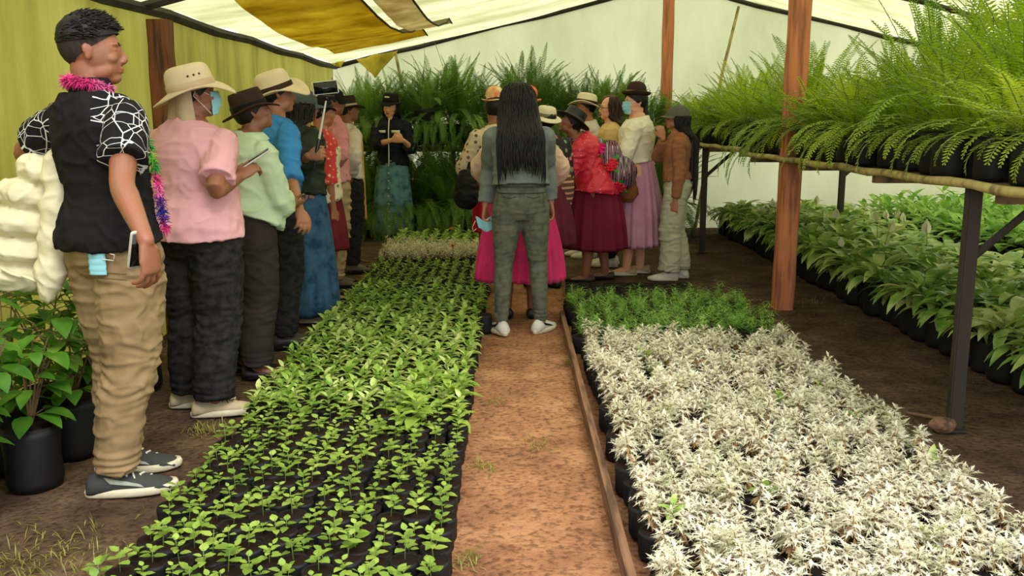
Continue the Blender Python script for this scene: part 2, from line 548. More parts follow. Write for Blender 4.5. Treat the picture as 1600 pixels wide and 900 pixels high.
class Body:
    """skeleton in metres around the person's own origin between the feet"""
    def __init__(b, X, Y, h, yaw=0, hyaw=None, hpitch=0, hroll=0, lean=(0, 0), wide=1.0, deep=1.0, feet=None, knees=None, arms=(None, None), hipx=0, belly=0):
        b.o = Vector((X, Y, 0)); b.s = s = h / 1.6
        b.R = rotz(Vector((1, 0, 0)), yaw); b.F = rotz(Vector((0, 1, 0)), yaw)
        b.wide, b.deep, b.belly = wide, deep, belly
        b.lean = lean
        hy = yaw if hyaw is None else hyaw
        b.Mh = Matrix.Rotation(hy, 3, 'Z') @ Matrix.Rotation(-hpitch, 3, 'X') @ Matrix.Rotation(hroll, 3, 'Y')
        b.neck = b.sp(1.37)
        b.head = b.sp(1.485) + b.Mh @ Vector((0, .018, 0)) * s + (b.Mh @ Vector((0, 0, .02)) - Vector((0, 0, .02))) * s
        ff = feet or ((-.09, 0, 0), (.09, 0, 0))       # (x, y, toe yaw) each, in metres in the body frame
        b.leg = []
        for i, sg in enumerate((-1, 1)):
            fx, fy, fa = ff[i]
            hip = b.L(sg * .082 * wide, 0, .83)
            ank = b.R * fx + b.F * fy + Z * (.075 * s)
            fd = rotz(b.F, fa)
            kn = (hip + ank) / 2 + (b.F * .6 + fd * .4) * (.028 * s)
            kn.z = .45 * s
            if knees: kn += b.R * knees[i][0] + b.F * knees[i][1]
            b.leg.append((hip, kn, ank, fd))
        b.arm = []
        for i, sg in enumerate((-1, 1)):
            sh = b.sp(1.268, sg * .157 * (0.6 + 0.4 * wide), -.008)
            a = arms[i] or {}
            L1, L2 = .275 * s, .245 * s
            if 'e' in a: el = b.reach(sh, a['e'], L1, a.get('se', 1))
            else:
                d = a.get('eo', (sg * .13, -.06, -1)); el = sh + (b.R * d[0] + b.F * d[1] + Z * d[2]).normalized() * L1
            if 'w' in a: wr = b.reach(el, a['w'], L2, a.get('sw', 1))
            else:
                d = a.get('wo', (sg * -.02, .14, -1)); wr = el + (b.R * d[0] + b.F * d[1] + Z * d[2]).normalized() * L2
            hd = (wr - el).normalized()
            if 'hd' in a: hd = (b.R * a['hd'][0] + b.F * a['hd'][1] + Z * a['hd'][2]).normalized()
            th = a.get('th', (-sg * .3, 1, .2)); th = b.R * th[0] + b.F * th[1] + Z * th[2]
            b.arm.append((sh, el, wr, hd, th, a.get('curl', .45), a.get('flip', 1)))

    def reach(b, P, px, L, sg):
        """point along the line of sight of pixel px that lies L away from P"""
        o = Vector((0, 0, CAM_H)) - b.o; d = ray(*px).normalized()
        m = o - P; B = m.dot(d); q = B * B - (m.dot(m) - L * L)
        t = -B + sg * math.sqrt(max(0, q))
        E = o + d * t
        return P + (E - P).normalized() * L

    def L(b, x, y, z):
        return (b.R * x + b.F * y + Z * z) * b.s

    def sp(b, z, x=0, y=0):
        t = max(0, (z - .88) / .7)
        o = Vector((b.lean[0], b.lean[1], 0)) * (t ** 1.25)
        dz = -(abs(b.lean[1]) ** 2) * .45 * t
        return b.L(x + o.x, y + o.y, z + dz)

    def torso(b, mb, z0, z1, inf=0.0, flare=0.0, n=24, ext=None):
        P, Rr = [], []
        zs = sorted(set([z0, z1] + [r[0] for r in TORSO if z0 < r[0] < z1]))
        for z in zs:
            for i in range(len(TORSO) - 1):
                p, q = TORSO[i], TORSO[i + 1]
                if p[0] <= z <= q[0] or (i == 0 and z < p[0]): break
            t = max(0, min(1, (z - p[0]) / (q[0] - p[0])))
            a = p[1] + (q[1] - p[1]) * t; c = p[2] + (q[2] - p[2]) * t; y = p[3] + (q[3] - p[3]) * t
            k = max(0, 1 - (z - z0) / .25) if flare else 0
            bel = b.belly * math.exp(-((z - 1.02) / .12) ** 2)
            P.append(b.sp(z, 0, y + bel * .6)); w = b.wide if z < 1.33 else 1 + (b.wide - 1) * .4
            Rr.append(((a * w + inf + flare * k + bel * .3) * b.s, (c * b.deep + inf + flare * k + bel) * b.s))
        mb.tube(P, Rr, n, side=b.R, rnd0=False, rnd1=False)

    def armtube(b, mb, i, t0=0.0, t1=2.0, inf=0.0, end=0.0, n=14, hand=False):
        sh, el, wr = b.arm[i][:3]
        prof = [(0, .046), (.15, .047), (.5, .044), (.85, .038), (1, .037), (1.2, .038), (1.5, .033), (1.85, .026), (2, .024)]
        def pos(t):
            if t < 1: p = sh.lerp(el, t)
            else: p = el.lerp(wr, t - 1)
            return p
        def rad(t):
            for p, q in zip(prof, prof[1:]):
                if p[0] <= t <= q[0]: return p[1] + (q[1] - p[1]) * (t - p[0]) / (q[0] - p[0])
            return prof[-1][1]
        ts = sorted(set([t0, t1] + [t for t in (0, .15, .35, .5, .7, .85, .94, 1.06, 1.2, 1.5, 1.75, 2) if t0 < t < t1]))
        P = [pos(t) for t in ts]
        k = (b.wide - 1) * .5 + 1
        r = [(rad(t) * k + inf + end * max(0, (t - t0) / (t1 - t0)) ** 2) * b.s for t in ts]
        mb.tube(P, r, n, rnd0=True, rnd1=hand)

    def legtube(b, mb, i, t0=0, t1=2.0, inf=0.0, prof=None, n=16, flat=True):
        hip, kn, an, fd = b.leg[i]
        prof = prof or [(0, .086), (.3, .082), (.7, .062), (1, .053), (1.3, .056), (1.7, .038), (2, .034)]
        ts = sorted(set([t0, t1] + [t for t in (0, .2, .4, .6, .8, .95, 1.05, 1.2, 1.4, 1.6, 1.8, 1.9, 2) if t0 < t < t1]))
        P, r = [], []
        for t in ts:
            p = hip.lerp(kn, t) if t < 1 else kn.lerp(an, t - 1)
            if t > 1: p = p - b.F * (.018 * b.s * math.sin(PI * (t - 1)))
            for x, y in zip(prof, prof[1:]):
                if x[0] <= t <= y[0]: rr = x[1] + (y[1] - x[1]) * (t - x[0]) / (y[0] - x[0]); break
            else: rr = prof[-1][1]
            P.append(p); r.append((rr * (1 + (b.wide - 1) * .7) + inf) * b.s)
        mb.tube(P, r, n, side=b.R, rnd0=True, rnd1=not flat)

    def hand(b, mb, i):
        sh, el, wr, hd, th, curl, flip = b.arm[i]
        s = b.s * 1.0; sg = (-1, 1)[i]
        u = (th - hd * th.dot(hd)).normalized()
        pn = hd.cross(u) * (-sg) * flip
        mb.tube([wr, wr + hd * .02 * s, wr + hd * .055 * s, wr + hd * .09 * s], [(.024 * s, .019 * s), (.032 * s, .017 * s), (.042 * s, .016 * s), (.040 * s, .013 * s)], 12, side=u)
        spread = [.16, .05, -.05, -.17]
        for k, (off, ln) in enumerate(zip((.031, .0105, -.0105, -.031), (.072, .080, .075, .060))):
            p = wr + hd * (.088 - abs(off) * .15) * s + u * off * s
            d = (hd + u * spread[k]).normalized(); P = [p]
            a = 0
            for q, f in zip((.45, .3, .25), (.8, 1.15, .8)):
                a += curl * f * (1 + .12 * k)
                dd = d * math.cos(a) + pn * math.sin(a)
                P.append(P[-1] + dd * ln * q * s)
            mb.tube(P, [.0095 * s, .0088 * s, .0082 * s, .0070 * s], 8)
        p = wr + hd * .030 * s + u * .026 * s
        d1 = (u * .75 + hd * .75 + pn * .35).normalized(); d2 = (u * .25 + hd * 1 + pn * (.3 + curl * .4)).normalized(); d3 = (hd + pn * (.3 + curl * .8)).normalized()
        P = [p, p + d1 * .034 * s, p + d1 * .034 * s + d2 * .032 * s, p + d1 * .034 * s + d2 * .032 * s + d3 * .026 * s]
        mb.tube(P, [.015 * s, .0115 * s, .0100 * s, .0080 * s], 8)

    def H(b, x, y, z):
        return b.head + b.Mh @ (Vector((x, y, z)) * b.s)

    def headmesh(b, mb):
        s, M = b.s, b.Mh
        def e(c, r, rot=None):
            mb.ell(b.H(*c), tuple(q * s for q in r), M @ rot if rot else M, 20, 14)
        e((0, -.012, .028), (.073, .092, .084))
        e((0, .012, .002), (.067, .077, .083))
        e((0, .026, -.035), (.055, .058, .068))
        e((0, .050, -.082), (.029, .029, .022))
        for sg in (-1, 1):
            e((sg * .036, .022, -.062), (.020, .042, .026), Matrix.Rotation(.35, 3, 'X'))
            e((sg * .037, .055, -.022), (.020, .022, .018))
            e((sg * .030, .070, .022), (.022, .014, .008))
            e((sg * .0725, -.006, -.004), (.0055, .013, .025), Matrix.Rotation(-.2, 3, 'X') @ Matrix.Rotation(sg * .3, 3, 'Z'))
            e((sg * .0755, -.013, .006), (.0050, .012, .016), Matrix.Rotation(-.2, 3, 'X') @ Matrix.Rotation(sg * .4, 3, 'Z'))
            e((sg * .011, .089, -.032), (.009, .010, .0075))
            e((sg * .031, .069, .007), (.016, .010, .005))
            e((sg * .031, .070, -.010), (.015, .008, .004))
        mb.tube([b.H(0, .076, .018), b.H(0, .086, -.004), b.H(0, .0945, -.024)], [.008 * s, .009 * s, .0115 * s], 10)
        e((0, .076, -.053), (.022, .0135, .0060)); e((0, .0745, -.0625), (.019, .0135, .0070))
        mb.tube([b.sp(1.33), b.sp(1.37) + b.F * .004, b.H(0, -.022, -.05), b.H(0, -.015, -.01)], [.066 * s, .056 * s, .054 * s, .055 * s], 18)


def lips(b):
    def f(c):
        q = b.Mh.transposed() @ (c - b.head) / b.s
        if q.y > .070 and ((q.x / .021) ** 2 + ((q.z + .058) / .0105) ** 2) < 1: return 1
        return 0
    return f


M_lip = skinmat('lip_skin', (150, 82, 70))
M_eyew = plain('eye_white', (225, 220, 210), .25)
M_iris = plain('dark_iris', (30, 18, 12), .15)


def hairmat(name, c, rough=0.5):
    m, nt, bs = nodes(name)
    n1 = N(nt, 'ShaderNodeTexNoise', Scale=1.0, Detail=5.0)
    nt.links.new(coords(nt, (120, 120, 9)), n1.inputs['Vector'])
    c = srgb(*c)
    nt.links.new(ramp(nt, n1.outputs['Fac'], [(0.35, tuple(x * .5 for x in c[:3]) + (1,)), (0.65, c)]), bs.inputs['Base Color'])
    bump(nt, bs, n1.outputs['Fac'], 0.5, 0.004)
    bs.inputs['Roughness'].default_value = rough
    bs.inputs['Specular IOR Level'].default_value = 0.3
    return m


M_hair = hairmat('black_hair', (26, 22, 22))
M_hairb = hairmat('brown_hair', (66, 42, 34))
M_stub = hairmat('clipped_hair', (52, 38, 32), 0.8)


def folds(amp, sc=(9, 9, 16), extra=None, seed=0):
    off = Vector((seed * 3.1, seed * 1.7, seed))
    def f(p, n):
        q = Vector((p.x * sc[0], p.y * sc[1], p.z * sc[2])) + off
        q += Vector((noise.noise(p * 6 + off), noise.noise(p * 6 - off), 0)) * 1.2
        v = 1 - abs(noise.noise(q)) * 2.4
        d = amp * (v * v * (1 if v > 0 else -1) - .35)
        d += amp * .5 * noise.noise(q * 2.3)
        if extra: d += extra(p, n)
        return d
    return f


def hair_short(b, par, fade=False, mat=None, name='hair'):
    mb = MB(); s = b.s
    def shell(zcut_front, zcut_back, r0, up):
        R = []
        for i in range(15):
            row = []
            for j in range(40):
                th = 2 * PI * j / 40
                fr = (1 + math.sin(th)) / 2                   # 1 at the forehead
                zmin = zcut_back + (zcut_front - zcut_back) * fr ** 1.5
                ph0 = math.asin(max(-1, min(1, (zmin - .028) / (.084 + r0))))
                ph = ph0 + (PI / 2 - ph0) * (i / 14) ** .9
                k = noise.noise(Vector((th * 3, ph * 5, 1))) * .006
                rr = r0 + up * max(0, math.sin(ph)) + k
                row.append(b.H((.073 + rr) * math.cos(ph) * math.cos(th), -.012 + (.092 + rr) * math.cos(ph) * math.sin(th), .028 + (.084 + rr) * math.sin(ph)))
            R.append(row)
        mb.rings(R, False, True)
    if fade:
        shell(.056, .030, .004, .016)
        for k in range(1500):                                 # tufts combed up and forward
            th, ph = rnd(0, 2 * PI), math.asin(rnd(.10, 1))
            n = Vector((math.cos(ph) * math.cos(th), math.cos(ph) * math.sin(th), math.sin(ph)))
            p = Vector((n.x * .078, -.012 + n.y * .098, .028 + n.z * .100))
            if n.y > .3 and n.z < .42: continue
            d = (n * .45 + Vector((0, .8, -.15)) + Vector((rnd(-.25, .25), rnd(-.2, .2), rnd(-.2, .2)))).normalized()
            q = p + d * rnd(.016, .030)
            mb.tube([b.H(*p), b.H(*p.lerp(q, .5)), b.H(*q)], [.0030, .0026, .0006], 4, rnd0=False, rnd1=False)
        o = mb.build(name, mat or M_hair, par)
        mb2 = MB(); mb = mb2
        R = []
        for i in range(8):
            row = []
            for j in range(44):
                th = 2 * PI * j / 44
                fr = (1 + math.sin(th)) / 2
                zt = .062; zb = -.060 + .118 * fr ** .9
                z = zb + (zt - zb) * i / 7
                c = math.sqrt(max(.05, 1 - ((z - .028) / .088) ** 2))
                row.append(b.H((.0735 + .0012) * c * math.cos(th), -.012 + (.0925 + .0015) * c * math.sin(th), z))
            R.append(row)
        mb2.rings(R, False, False)
        mb2.build('clipped_sides', M_stub, o)
        return o
    shell(.062, -.06, .010, .006)
    return mb.build(name, mat or M_hair, par)


def hair_long(b, par, zend=1.05, width=.10, mat=None, n=420, wavy=0.0, front=True, back=1.0, spread=1.15, hf=1.0, htop=.115, rx0=.086):
    """hair mass over the skull and down the back with loose locks over it; zend is where it ends (in 1.6 m units)"""
    mb = MB(); s = b.s
    F = b.Mh @ Vector((0, 1, 0)); F.z = 0; F.normalize(); Rr = F.cross(Z)
    hc = b.head
    zt = hc.z
    ze = zend * s
    def outer(th, z):
        """hair surface at angle th (0 = straight back) and height z"""
        u = (z - hc.z) / s
        if u > .02:
            c = math.sqrt(max(.02, 1 - ((u - .02) / .104) ** 2))
            rx, ry = rx0 * c, .106 * c
        else:
            t = min(1, max(0, (.02 - u) / .25))
            rx = rx0 + (width - rx0) * t; ry = .106 - .030 * t
        x, y = math.sin(th) * rx, -.012 - math.cos(th) * ry
        base = hc + (Rr * x + F * y) * s
        if z < b.neck.z + .03 * s:                                     # lies on the back
            kk = min(1, (b.neck.z + .03 * s - z) / (.10 * s))
            zz = max(.9, z / s)
            cen = b.sp(zz)
            base = base.lerp(Vector((cen.x, cen.y, 0)) - b.F * ((.158 * b.deep + .022 * math.cos(th)) * s) + b.R * (x * s), kk * back * .9)
        base.z = z
        return base
    R = []
    zs = [hc.z + q * s for q in (.118, .10, .06, .02) if q <= htop + .004] + [hc.z - .03 * s, hc.z - .08 * s]
    while zs[-1] > ze + .06: zs.append(zs[-1] - .05)
    for z in zs[::-1]:
        lo = max(0, (hc.z - z) / s)
        half = 2.15 * hf if z > hc.z - .02 * s else 1.75 - min(.45, lo)
        row = []
        for j in range(25):
            th = -half + 2 * half * j / 24
            p = outer(th, z)
            row.append(p + (p - Vector((hc.x, hc.y, z))) * -.05)
        inn = [p + F * (.035 * s if z < hc.z - .05 * s else .01) + (Vector((hc.x, hc.y, p.z)) - p) * .12 for p in row[::-1]]
        R.append(row + inn)
    mb.rings(R, True, True)
    for k in range(n):
        half = 1.95 * hf
        th = rnd(-half, half)
        zs0 = hc.z + s * rnd(min(-.02, htop - .06), htop)
        e = ze + rnd(-.09, .16) * s * (1 + abs(th)) * .8
        e = min(e, hc.z - .10 * s) if abs(th) < 1.5 else max(e, hc.z - rnd(.14, .34) * s)
        m = 12; P = []; jit = rnd(-.006, .010); ph = rnd(0, 6)
        for q in range(m + 1):
            z = zs0 + (e - zs0) * q / m
            tt = th * (1 - .12 * q / m) + .05 * math.sin(ph + q * .8) + wavy * .10 * math.sin(ph + q * 1.7)
            p = outer(tt * spread * (1 if q > 2 else 1), z)
            c = Vector((hc.x, hc.y, z))
            p = p + (p - c).normalized() * (jit + .003 + wavy * .008 * math.sin(ph * 2 + q * 1.3))
            P.append(p)
        w = rnd(.0025, .006)
        mb.tube(P, [w * .6] + [w] * (m - 2) + [w * .6, w * .15], 5, rnd0=False, rnd1=False)
    return mb.build('hair', mat or M_hair, par)


def hat(b, par, mat, kind='bucket', crown=(.092, .105), brim=.17, h=.10, droop=.02, wave=.02, z0=.045, tilt=0, roll=0, taper=.85, band=None, wph=0, parts=None, upcurl=0, off=(0, 0, 0), back_droop=0):
    mb = MB(); s = b.s
    Mt = b.Mh @ Matrix.Rotation(-tilt, 3, 'X') @ Matrix.Rotation(roll, 3, 'Y')
    c0 = b.H(off[0], -.010 + off[1], z0 + off[2])
    n = 48
    def ring(rx, ry, z, wv=0, thick=0):
        row = []
        for j in range(n):
            th = 2 * PI * j / n
            zz = z + wv * math.cos(2 * th + wph) + wv * .35 * math.sin(3 * th + wph) - back_droop * (wv > 0) * max(0, -math.sin(th)) + thick
            row.append(c0 + Mt @ (Vector((rx * math.cos(th), ry * math.sin(th), zz)) * s))
        return row
    cx, cy = crown
    R = []
    bx, by = brim, brim * (cy / cx) ** .4
    under = [ring(cx * .97, cy * .97, -.012)]
    for t in (.35, .7, 1):
        under.append(ring(cx + (bx - cx) * t, cy + (by - cy) * t, -.012 - droop * t + upcurl * t ** 3, wave * t))
    over = []
    for t in (1, .985, .7, .35, .05):
        over.append(ring(cx + (bx - cx) * t, cy + (by - cy) * t, -.004 - droop * t + upcurl * t ** 3, wave * t))
    prof = {'bucket': [(0, 1), (.3, .985), (.58, .955), (.76, .90), (.88, .81), (.95, .68), (.985, .48), (.99, .25), (.985, .04)],
            'bowler': [(0, 1), (.25, 1.0), (.5, .97), (.72, .86), (.87, .68), (.95, .48), (.99, .25), (1, .03)],
            'flat': [(0, 1), (.4, .97), (.8, .94), (.96, .91), (1, .86), (.985, .5), (.98, .04)],
            'fedora': [(0, 1), (.4, .97), (.8, .92), (.97, .86), (1.0, .74), (.93, .5), (.88, .05)],
            'ball': [(0, .95), (.2, 1.02), (.45, 1.03), (.65, .95), (.82, .76), (.93, .5), (.99, .2), (1, .03)]}[kind]
    for z, r in prof: over.append(ring(cx * r, cy * r, z * h))
    mb.rings(under + over, False, True)
    o = mb.build('hat', mat, par)
    if band:
        m2 = MB()
        m2.rings([ring(cx * 1.012, cy * 1.012, -.002), ring(cx * 1.03, cy * 1.03, .004), ring(cx * 1.022, cy * 1.022, .024), ring(cx * .99, cy * .99, .028)], False, False)
        m2.build('hat_band', band, o)
    o['_c'] = 0
    del o['_c']
    return o, c0, Mt


def cap(b, par, mat, brimm=None, tilt=.1):
    mb = MB(); s = b.s
    c0 = b.H(0, -.012, .034); Mt = b.Mh @ Matrix.Rotation(-tilt, 3, 'X')
    R = []
    for i in range(12):
        ph = (i / 11) * PI / 2 * .99 - .12 * (1 - i / 11)
        R.append([c0 + Mt @ (Vector((.087 * math.cos(ph) * math.cos(t), .106 * math.cos(ph) * math.sin(t), .092 * math.sin(ph))) * s) for t in [2 * PI * j / 32 for j in range(32)]])
    mb.rings(R, False, True)
    mb.ell(c0 + Mt @ Vector((0, 0, .093 * s)), (.006, .006, .004))
    o = mb.build('cap', mat, par)
    m = MB()
    def g(u, v):
        a = -1.15 + 2.3 * u
        rr = .100 + .075 * v * math.cos(a) ** .6
        return c0 + Mt @ (Vector((math.sin(a) * .084 * (1 + .10 * v), math.cos(a) * rr, -.006 - .012 * v - .030 * math.sin(a) ** 2 * v)) * s)
    grid(m, g, 14, 6)
    q = m.build('visor', brimm or mat, o); q.modifiers.new('t', 'SOLIDIFY').thickness = .005
    return o


def facemask(b, par, mat):
    mb = MB()
    def g(u, v):
        a = -1.05 + 2.1 * u
        z = .008 - .105 * v
        bul = .026 * math.cos(a) ** 2 * math.sin(PI * min(1, .2 + v * .85))
        pl = .002 * math.sin(v * 22)
        return b.H(math.sin(a) * (.066 + .001 - .012 * v), .018 + math.cos(a) * (.072 + bul + pl), z)
    grid(mb, g, 24, 20)
    o = mb.build('face_mask', mat, par); o.modifiers.new('t', 'SOLIDIFY').thickness = .002
    for sg in (-1, 1):
        m = MB()
        m.tube([b.H(sg * .062, .048, -.005), b.H(sg * .074, .02, .010), b.H(sg * .080, -.014, .022), b.H(sg * .079, -.026, -.004), b.H(sg * .074, .015, -.055), b.H(sg * .052, .045, -.09)], [.0018] * 6, 5)
        m.build('ear_loop', M_white, o)
    return o


def shoe(b, i, par, mat, sole, laces=None, L=.27, low=False, patchm=None):
    hip, kn, an, fd = b.leg[i]
    s = b.s; sd = fd.cross(Z)
    base = Vector((an.x, an.y, 0)) + fd * (.045 * s)
    def W(x, y, z): return base + sd * (x * s) + fd * (y * s) + Z * (z * s)
    L = L / 2
    mb = MB(); R = []
    for t, w, h in ((-1, .020, .052), (-.93, .034, .076), (-.7, .040, .092 if not low else .066), (-.35, .041, .094 if not low else .054), (-.05, .043, .080 if not low else .048), (.3, .048, .062 if not low else .042), (.62, .049, .050 if not low else .036), (.86, .038, .040 if not low else .03), (.97, .020, .030), (1.0, .006, .022)):
        row = []
        for k in range(16):
            a = 2 * PI * k / 16
            z = max(.014, .5 * h + .5 * h * math.sin(a) * (1.05 if math.sin(a) > 0 else 1))
            row.append(W(w * math.cos(a) * (1 - .18 * max(0, math.sin(a))), t * L, z))
        R.append(row)
    mb.rings(R)
    o = mb.build('shoe', mat, par)
    mb = MB(); R = []
    for z, g in ((0.0, .0), (.006, .004), (.020, .006), (.030, .001)):
        row = []
        for k in range(28):
            a = 2 * PI * k / 28
            y = math.sin(a)
            w = (.036 + .014 * math.sin(min(1, max(-1, (y + .35))) * 1.3)) if y < .6 else .047 * math.cos((y - .6) * 1.5)
            wx = math.copysign(abs(math.cos(a)) ** .75, math.cos(a)) * (w + g + .004)
            row.append(W(wx, y * (L + g + .002), z + (.014 * max(0, y - .6))))
        R.append(row)
    mb.rings(R)
    mb.build('sole', sole, o)
    if laces:
        mb = MB()
        for k in range(5):
            y = (.02 + .13 * k) * L * 1.3 - .02; hh = .086 - .011 * k
            mb.tube([W(-.026, y, hh - .014), W(-.008, y + .008, hh + .003), W(.008, y - .004, hh + .003), W(.026, y + .004, hh - .014)], [.0042] * 4, 6)
        mb.build('laces', laces, o)
    if patchm:
        mb = MB()
        for sg in (-1, 1):
            def g(u, v):
                t = -.45 + .75 * u; a = .15 + .55 * v
                w = .0435 + .005 * u; h = .094 - .036 * u
                return W(sg * w * math.cos(a) * (1 - .15 * math.sin(a)) * 1.02 + sg * .0015, t * L - .02 * v, .5 * h + .5 * h * math.sin(a))
            grid(mb, g, 8, 4)
        q = mb.build('side_patch', patchm, o); q.modifiers.new('t', 'SOLIDIFY').thickness = .002
    return o


def skirt(b, par, mat, zt, zh, wt=.145, wh=.30, n=22, amp=.018, name='skirt', depth=.85, tiers=(), hem=None):
    mb = MB(); R = []
    s = b.s; m = n * 8
    K = 22
    for i in range(K + 1):
        t = i / K
        z = zt + (zh - zt) * t
        w = wt + (wh - wt) * (1 - (1 - t) ** 1.7)
        row = []
        for j in range(m):
            a = 2 * PI * j / m
            pl = amp * (0.15 + t) * (math.sin(n * a + .6 * math.sin(3 * a)) + .35 * math.sin(2.3 * n * a + 1))
            for tz in tiers: pl += .010 * math.exp(-((z - tz) / .012) ** 2)
            x, y = (w + pl) * math.cos(a), (w * depth + pl) * math.sin(a)
            row.append(b.sp(z, x, y - .01) if z > .88 else b.L(x, y - .01, z + .006 * math.sin(3 * a + 1) * t))
        R.append(row)
    R.append([p + (Vector((0, 0, p.z)) - p) * .06 + Z * .01 for p in R[-1]])
    mb.rings(R, True, True)
    return mb.build(name, mat, par)


def person(label, b, skin, vox=.007, bare=False):
    root = empty('person', b.o)
    tag(root, label, 'person')
    mb = MB()
    b.torso(mb, .81, 1.385)
    for i in (0, 1):
        b.armtube(mb, i, hand=True); b.hand(mb, i); b.legtube(mb, i, flat=False)
        hip, kn, an, fd = b.leg[i]
        s = b.s
        q = Vector((an.x, an.y, 0))
        mb.tube([q - fd * .045 * s + Z * .030 * s, q + Z * .04 * s, q + fd * .06 * s + Z * .032 * s, q + fd * .13 * s + Z * .020 * s, q + fd * .165 * s + Z * .016 * s],
                [(.026 * s, .026 * s), (.032 * s, .036 * s), (.036 * s, .028 * s), (.040 * s, .016 * s), (.028 * s, .011 * s)], 12, side=fd.cross(Z))
        mb.tube([an + Z * .02, q + Z * .035 * s], [.034 * s, .034 * s], 12)
    b.headmesh(mb)
    mb.remesh('body', [skin, M_lip], root, vox, 2, pick=lips(b))
    return root


def eyes(b, root, brow=None, shut=False):
    for sg in (-1, 1):
        mb = MB()
        mb.ell(b.H(sg * .031, .0625, .000), tuple(.0128 * b.s * q for q in (1.1, 1, .62)), b.Mh, 14, 10)
        o = mb.build('eye', M_eyew, root)
        mb = MB(); mb.ell(b.H(sg * .031, .0725, .000), tuple(.0056 * b.s * q for q in (1, .65, 1)), b.Mh, 12, 8)
        mb.build('iris', M_iris, o)
        mb = MB()
        mb.tube([b.H(sg * .016, .0835, .019), b.H(sg * .030, .083, .025), b.H(sg * .046, .072, .020)], [(.003, .004), (.0026, .0045), (.001, .002)], 6)
        mb.build('eyebrow', brow or M_hair, root)


def shirt(b, par, mat, z0=.90, sleeve=0.6, inf=.014, flare=.012, amp=.006, vox=.009, sleeve_end=.012, name='shirt', sleeves=None, pick=None, mats=None, ztop=1.36, neck=.012, sc=(9, 9, 14), seed=1, cuffinf=.01, arms=(0, 1)):
    mb = MB()
    b.torso(mb, z0, ztop, inf, flare)
    for i in arms:
        t = sleeves[i] if sleeves else sleeve
        if t: b.armtube(mb, i, 0, t, inf * .95, sleeve_end)
    return mb.remesh(name, mats or mat, par, vox, 3, folds(amp, sc, seed=seed), pick)


def trousers(b, par, mat, zt=.98, prof=None, inf=.012, amp=.006, vox=.009, t1=1.96, seed=2, sc=(7, 7, 20), name='trousers', top=.0):
    mb = MB()
    b.torso(mb, .765, zt, inf + top)
    prof = prof or [(0, .095), (.3, .092), (.7, .080), (1, .072), (1.3, .070), (1.7, .064), (2, .062)]
    for i in (0, 1): b.legtube(mb, i, 0, t1, inf, prof)
    def ex(p, n):
        z = p.z / b.s
        k = math.exp(-((z - .43) / .10) ** 2) + 1.1 * math.exp(-((z - .10) / .07) ** 2) + .6 * math.exp(-((z - .76) / .06) ** 2)
        return .5 * amp * k * math.sin(p.z * 150 + 9 * noise.noise(p * 7))
    return mb.remesh(name, mat, par, vox, 3, folds(amp, sc, ex, seed))


def ribbon(mb, P, w, nrm, th=.003):
    """flat strap through points P"""
    P = [Vector(p) for p in P]
    mb.tube(P, [(w / 2, th)] * len(P), 8, side=nrm, rnd0=False, rnd1=False)
# ------------------------------------------------------------ the people in the aisle
M_white = plain('white_rubber', (226, 222, 206), .6)
M_sk1 = skinmat('brown_skin', (138, 92, 66))
M_sk2 = skinmat('tan_skin', (162, 110, 80))
M_sk3 = skinmat('light_tan_skin', (214, 160, 128))
M_blk = fabric('black_cloth', (26, 25, 25))
M_jeanblk = fabric('black_denim', (40, 38, 38), sc=30, c2=(24, 23, 24))
M_beige = fabric('beige_canvas', (214, 192, 158), .08, sc=6)
M_maskblue = fabric('light_blue_mask', (140, 196, 208), .06)
M_darkhat = fabric('dark_brown_felt', (58, 42, 34), .15)
M_blackhat = fabric('black_felt', (34, 32, 32), .2)
M_sole = plain('cream_sole', (214, 204, 176), .7)


def geo_shirt():
    m, nt, bs = nodes('black_jersey_white_lines')
    ds = []
    for sc_, mpv in ((11.0, (1, 1, .8)), (15.0, (.8, 1.3, 1.1))):
        v = N(nt, 'ShaderNodeTexVoronoi', feature='DISTANCE_TO_EDGE', Scale=sc_)
        nt.links.new(coords(nt, mpv), v.inputs['Vector']); ds.append(v)
    mn = N(nt, 'ShaderNodeMath', operation='MINIMUM')
    nt.links.new(ds[0].outputs['Distance'], mn.inputs[0]); nt.links.new(ds[1].outputs['Distance'], mn.inputs[1])
    nt.links.new(ramp(nt, mn.outputs[0], [(0.012, srgb(208, 206, 200)), (0.022, srgb(24, 23, 24))]), bs.inputs['Base Color'])
    bs.inputs['Roughness'].default_value = .85
    bs.inputs['Specular IOR Level'].default_value = .12
    return m


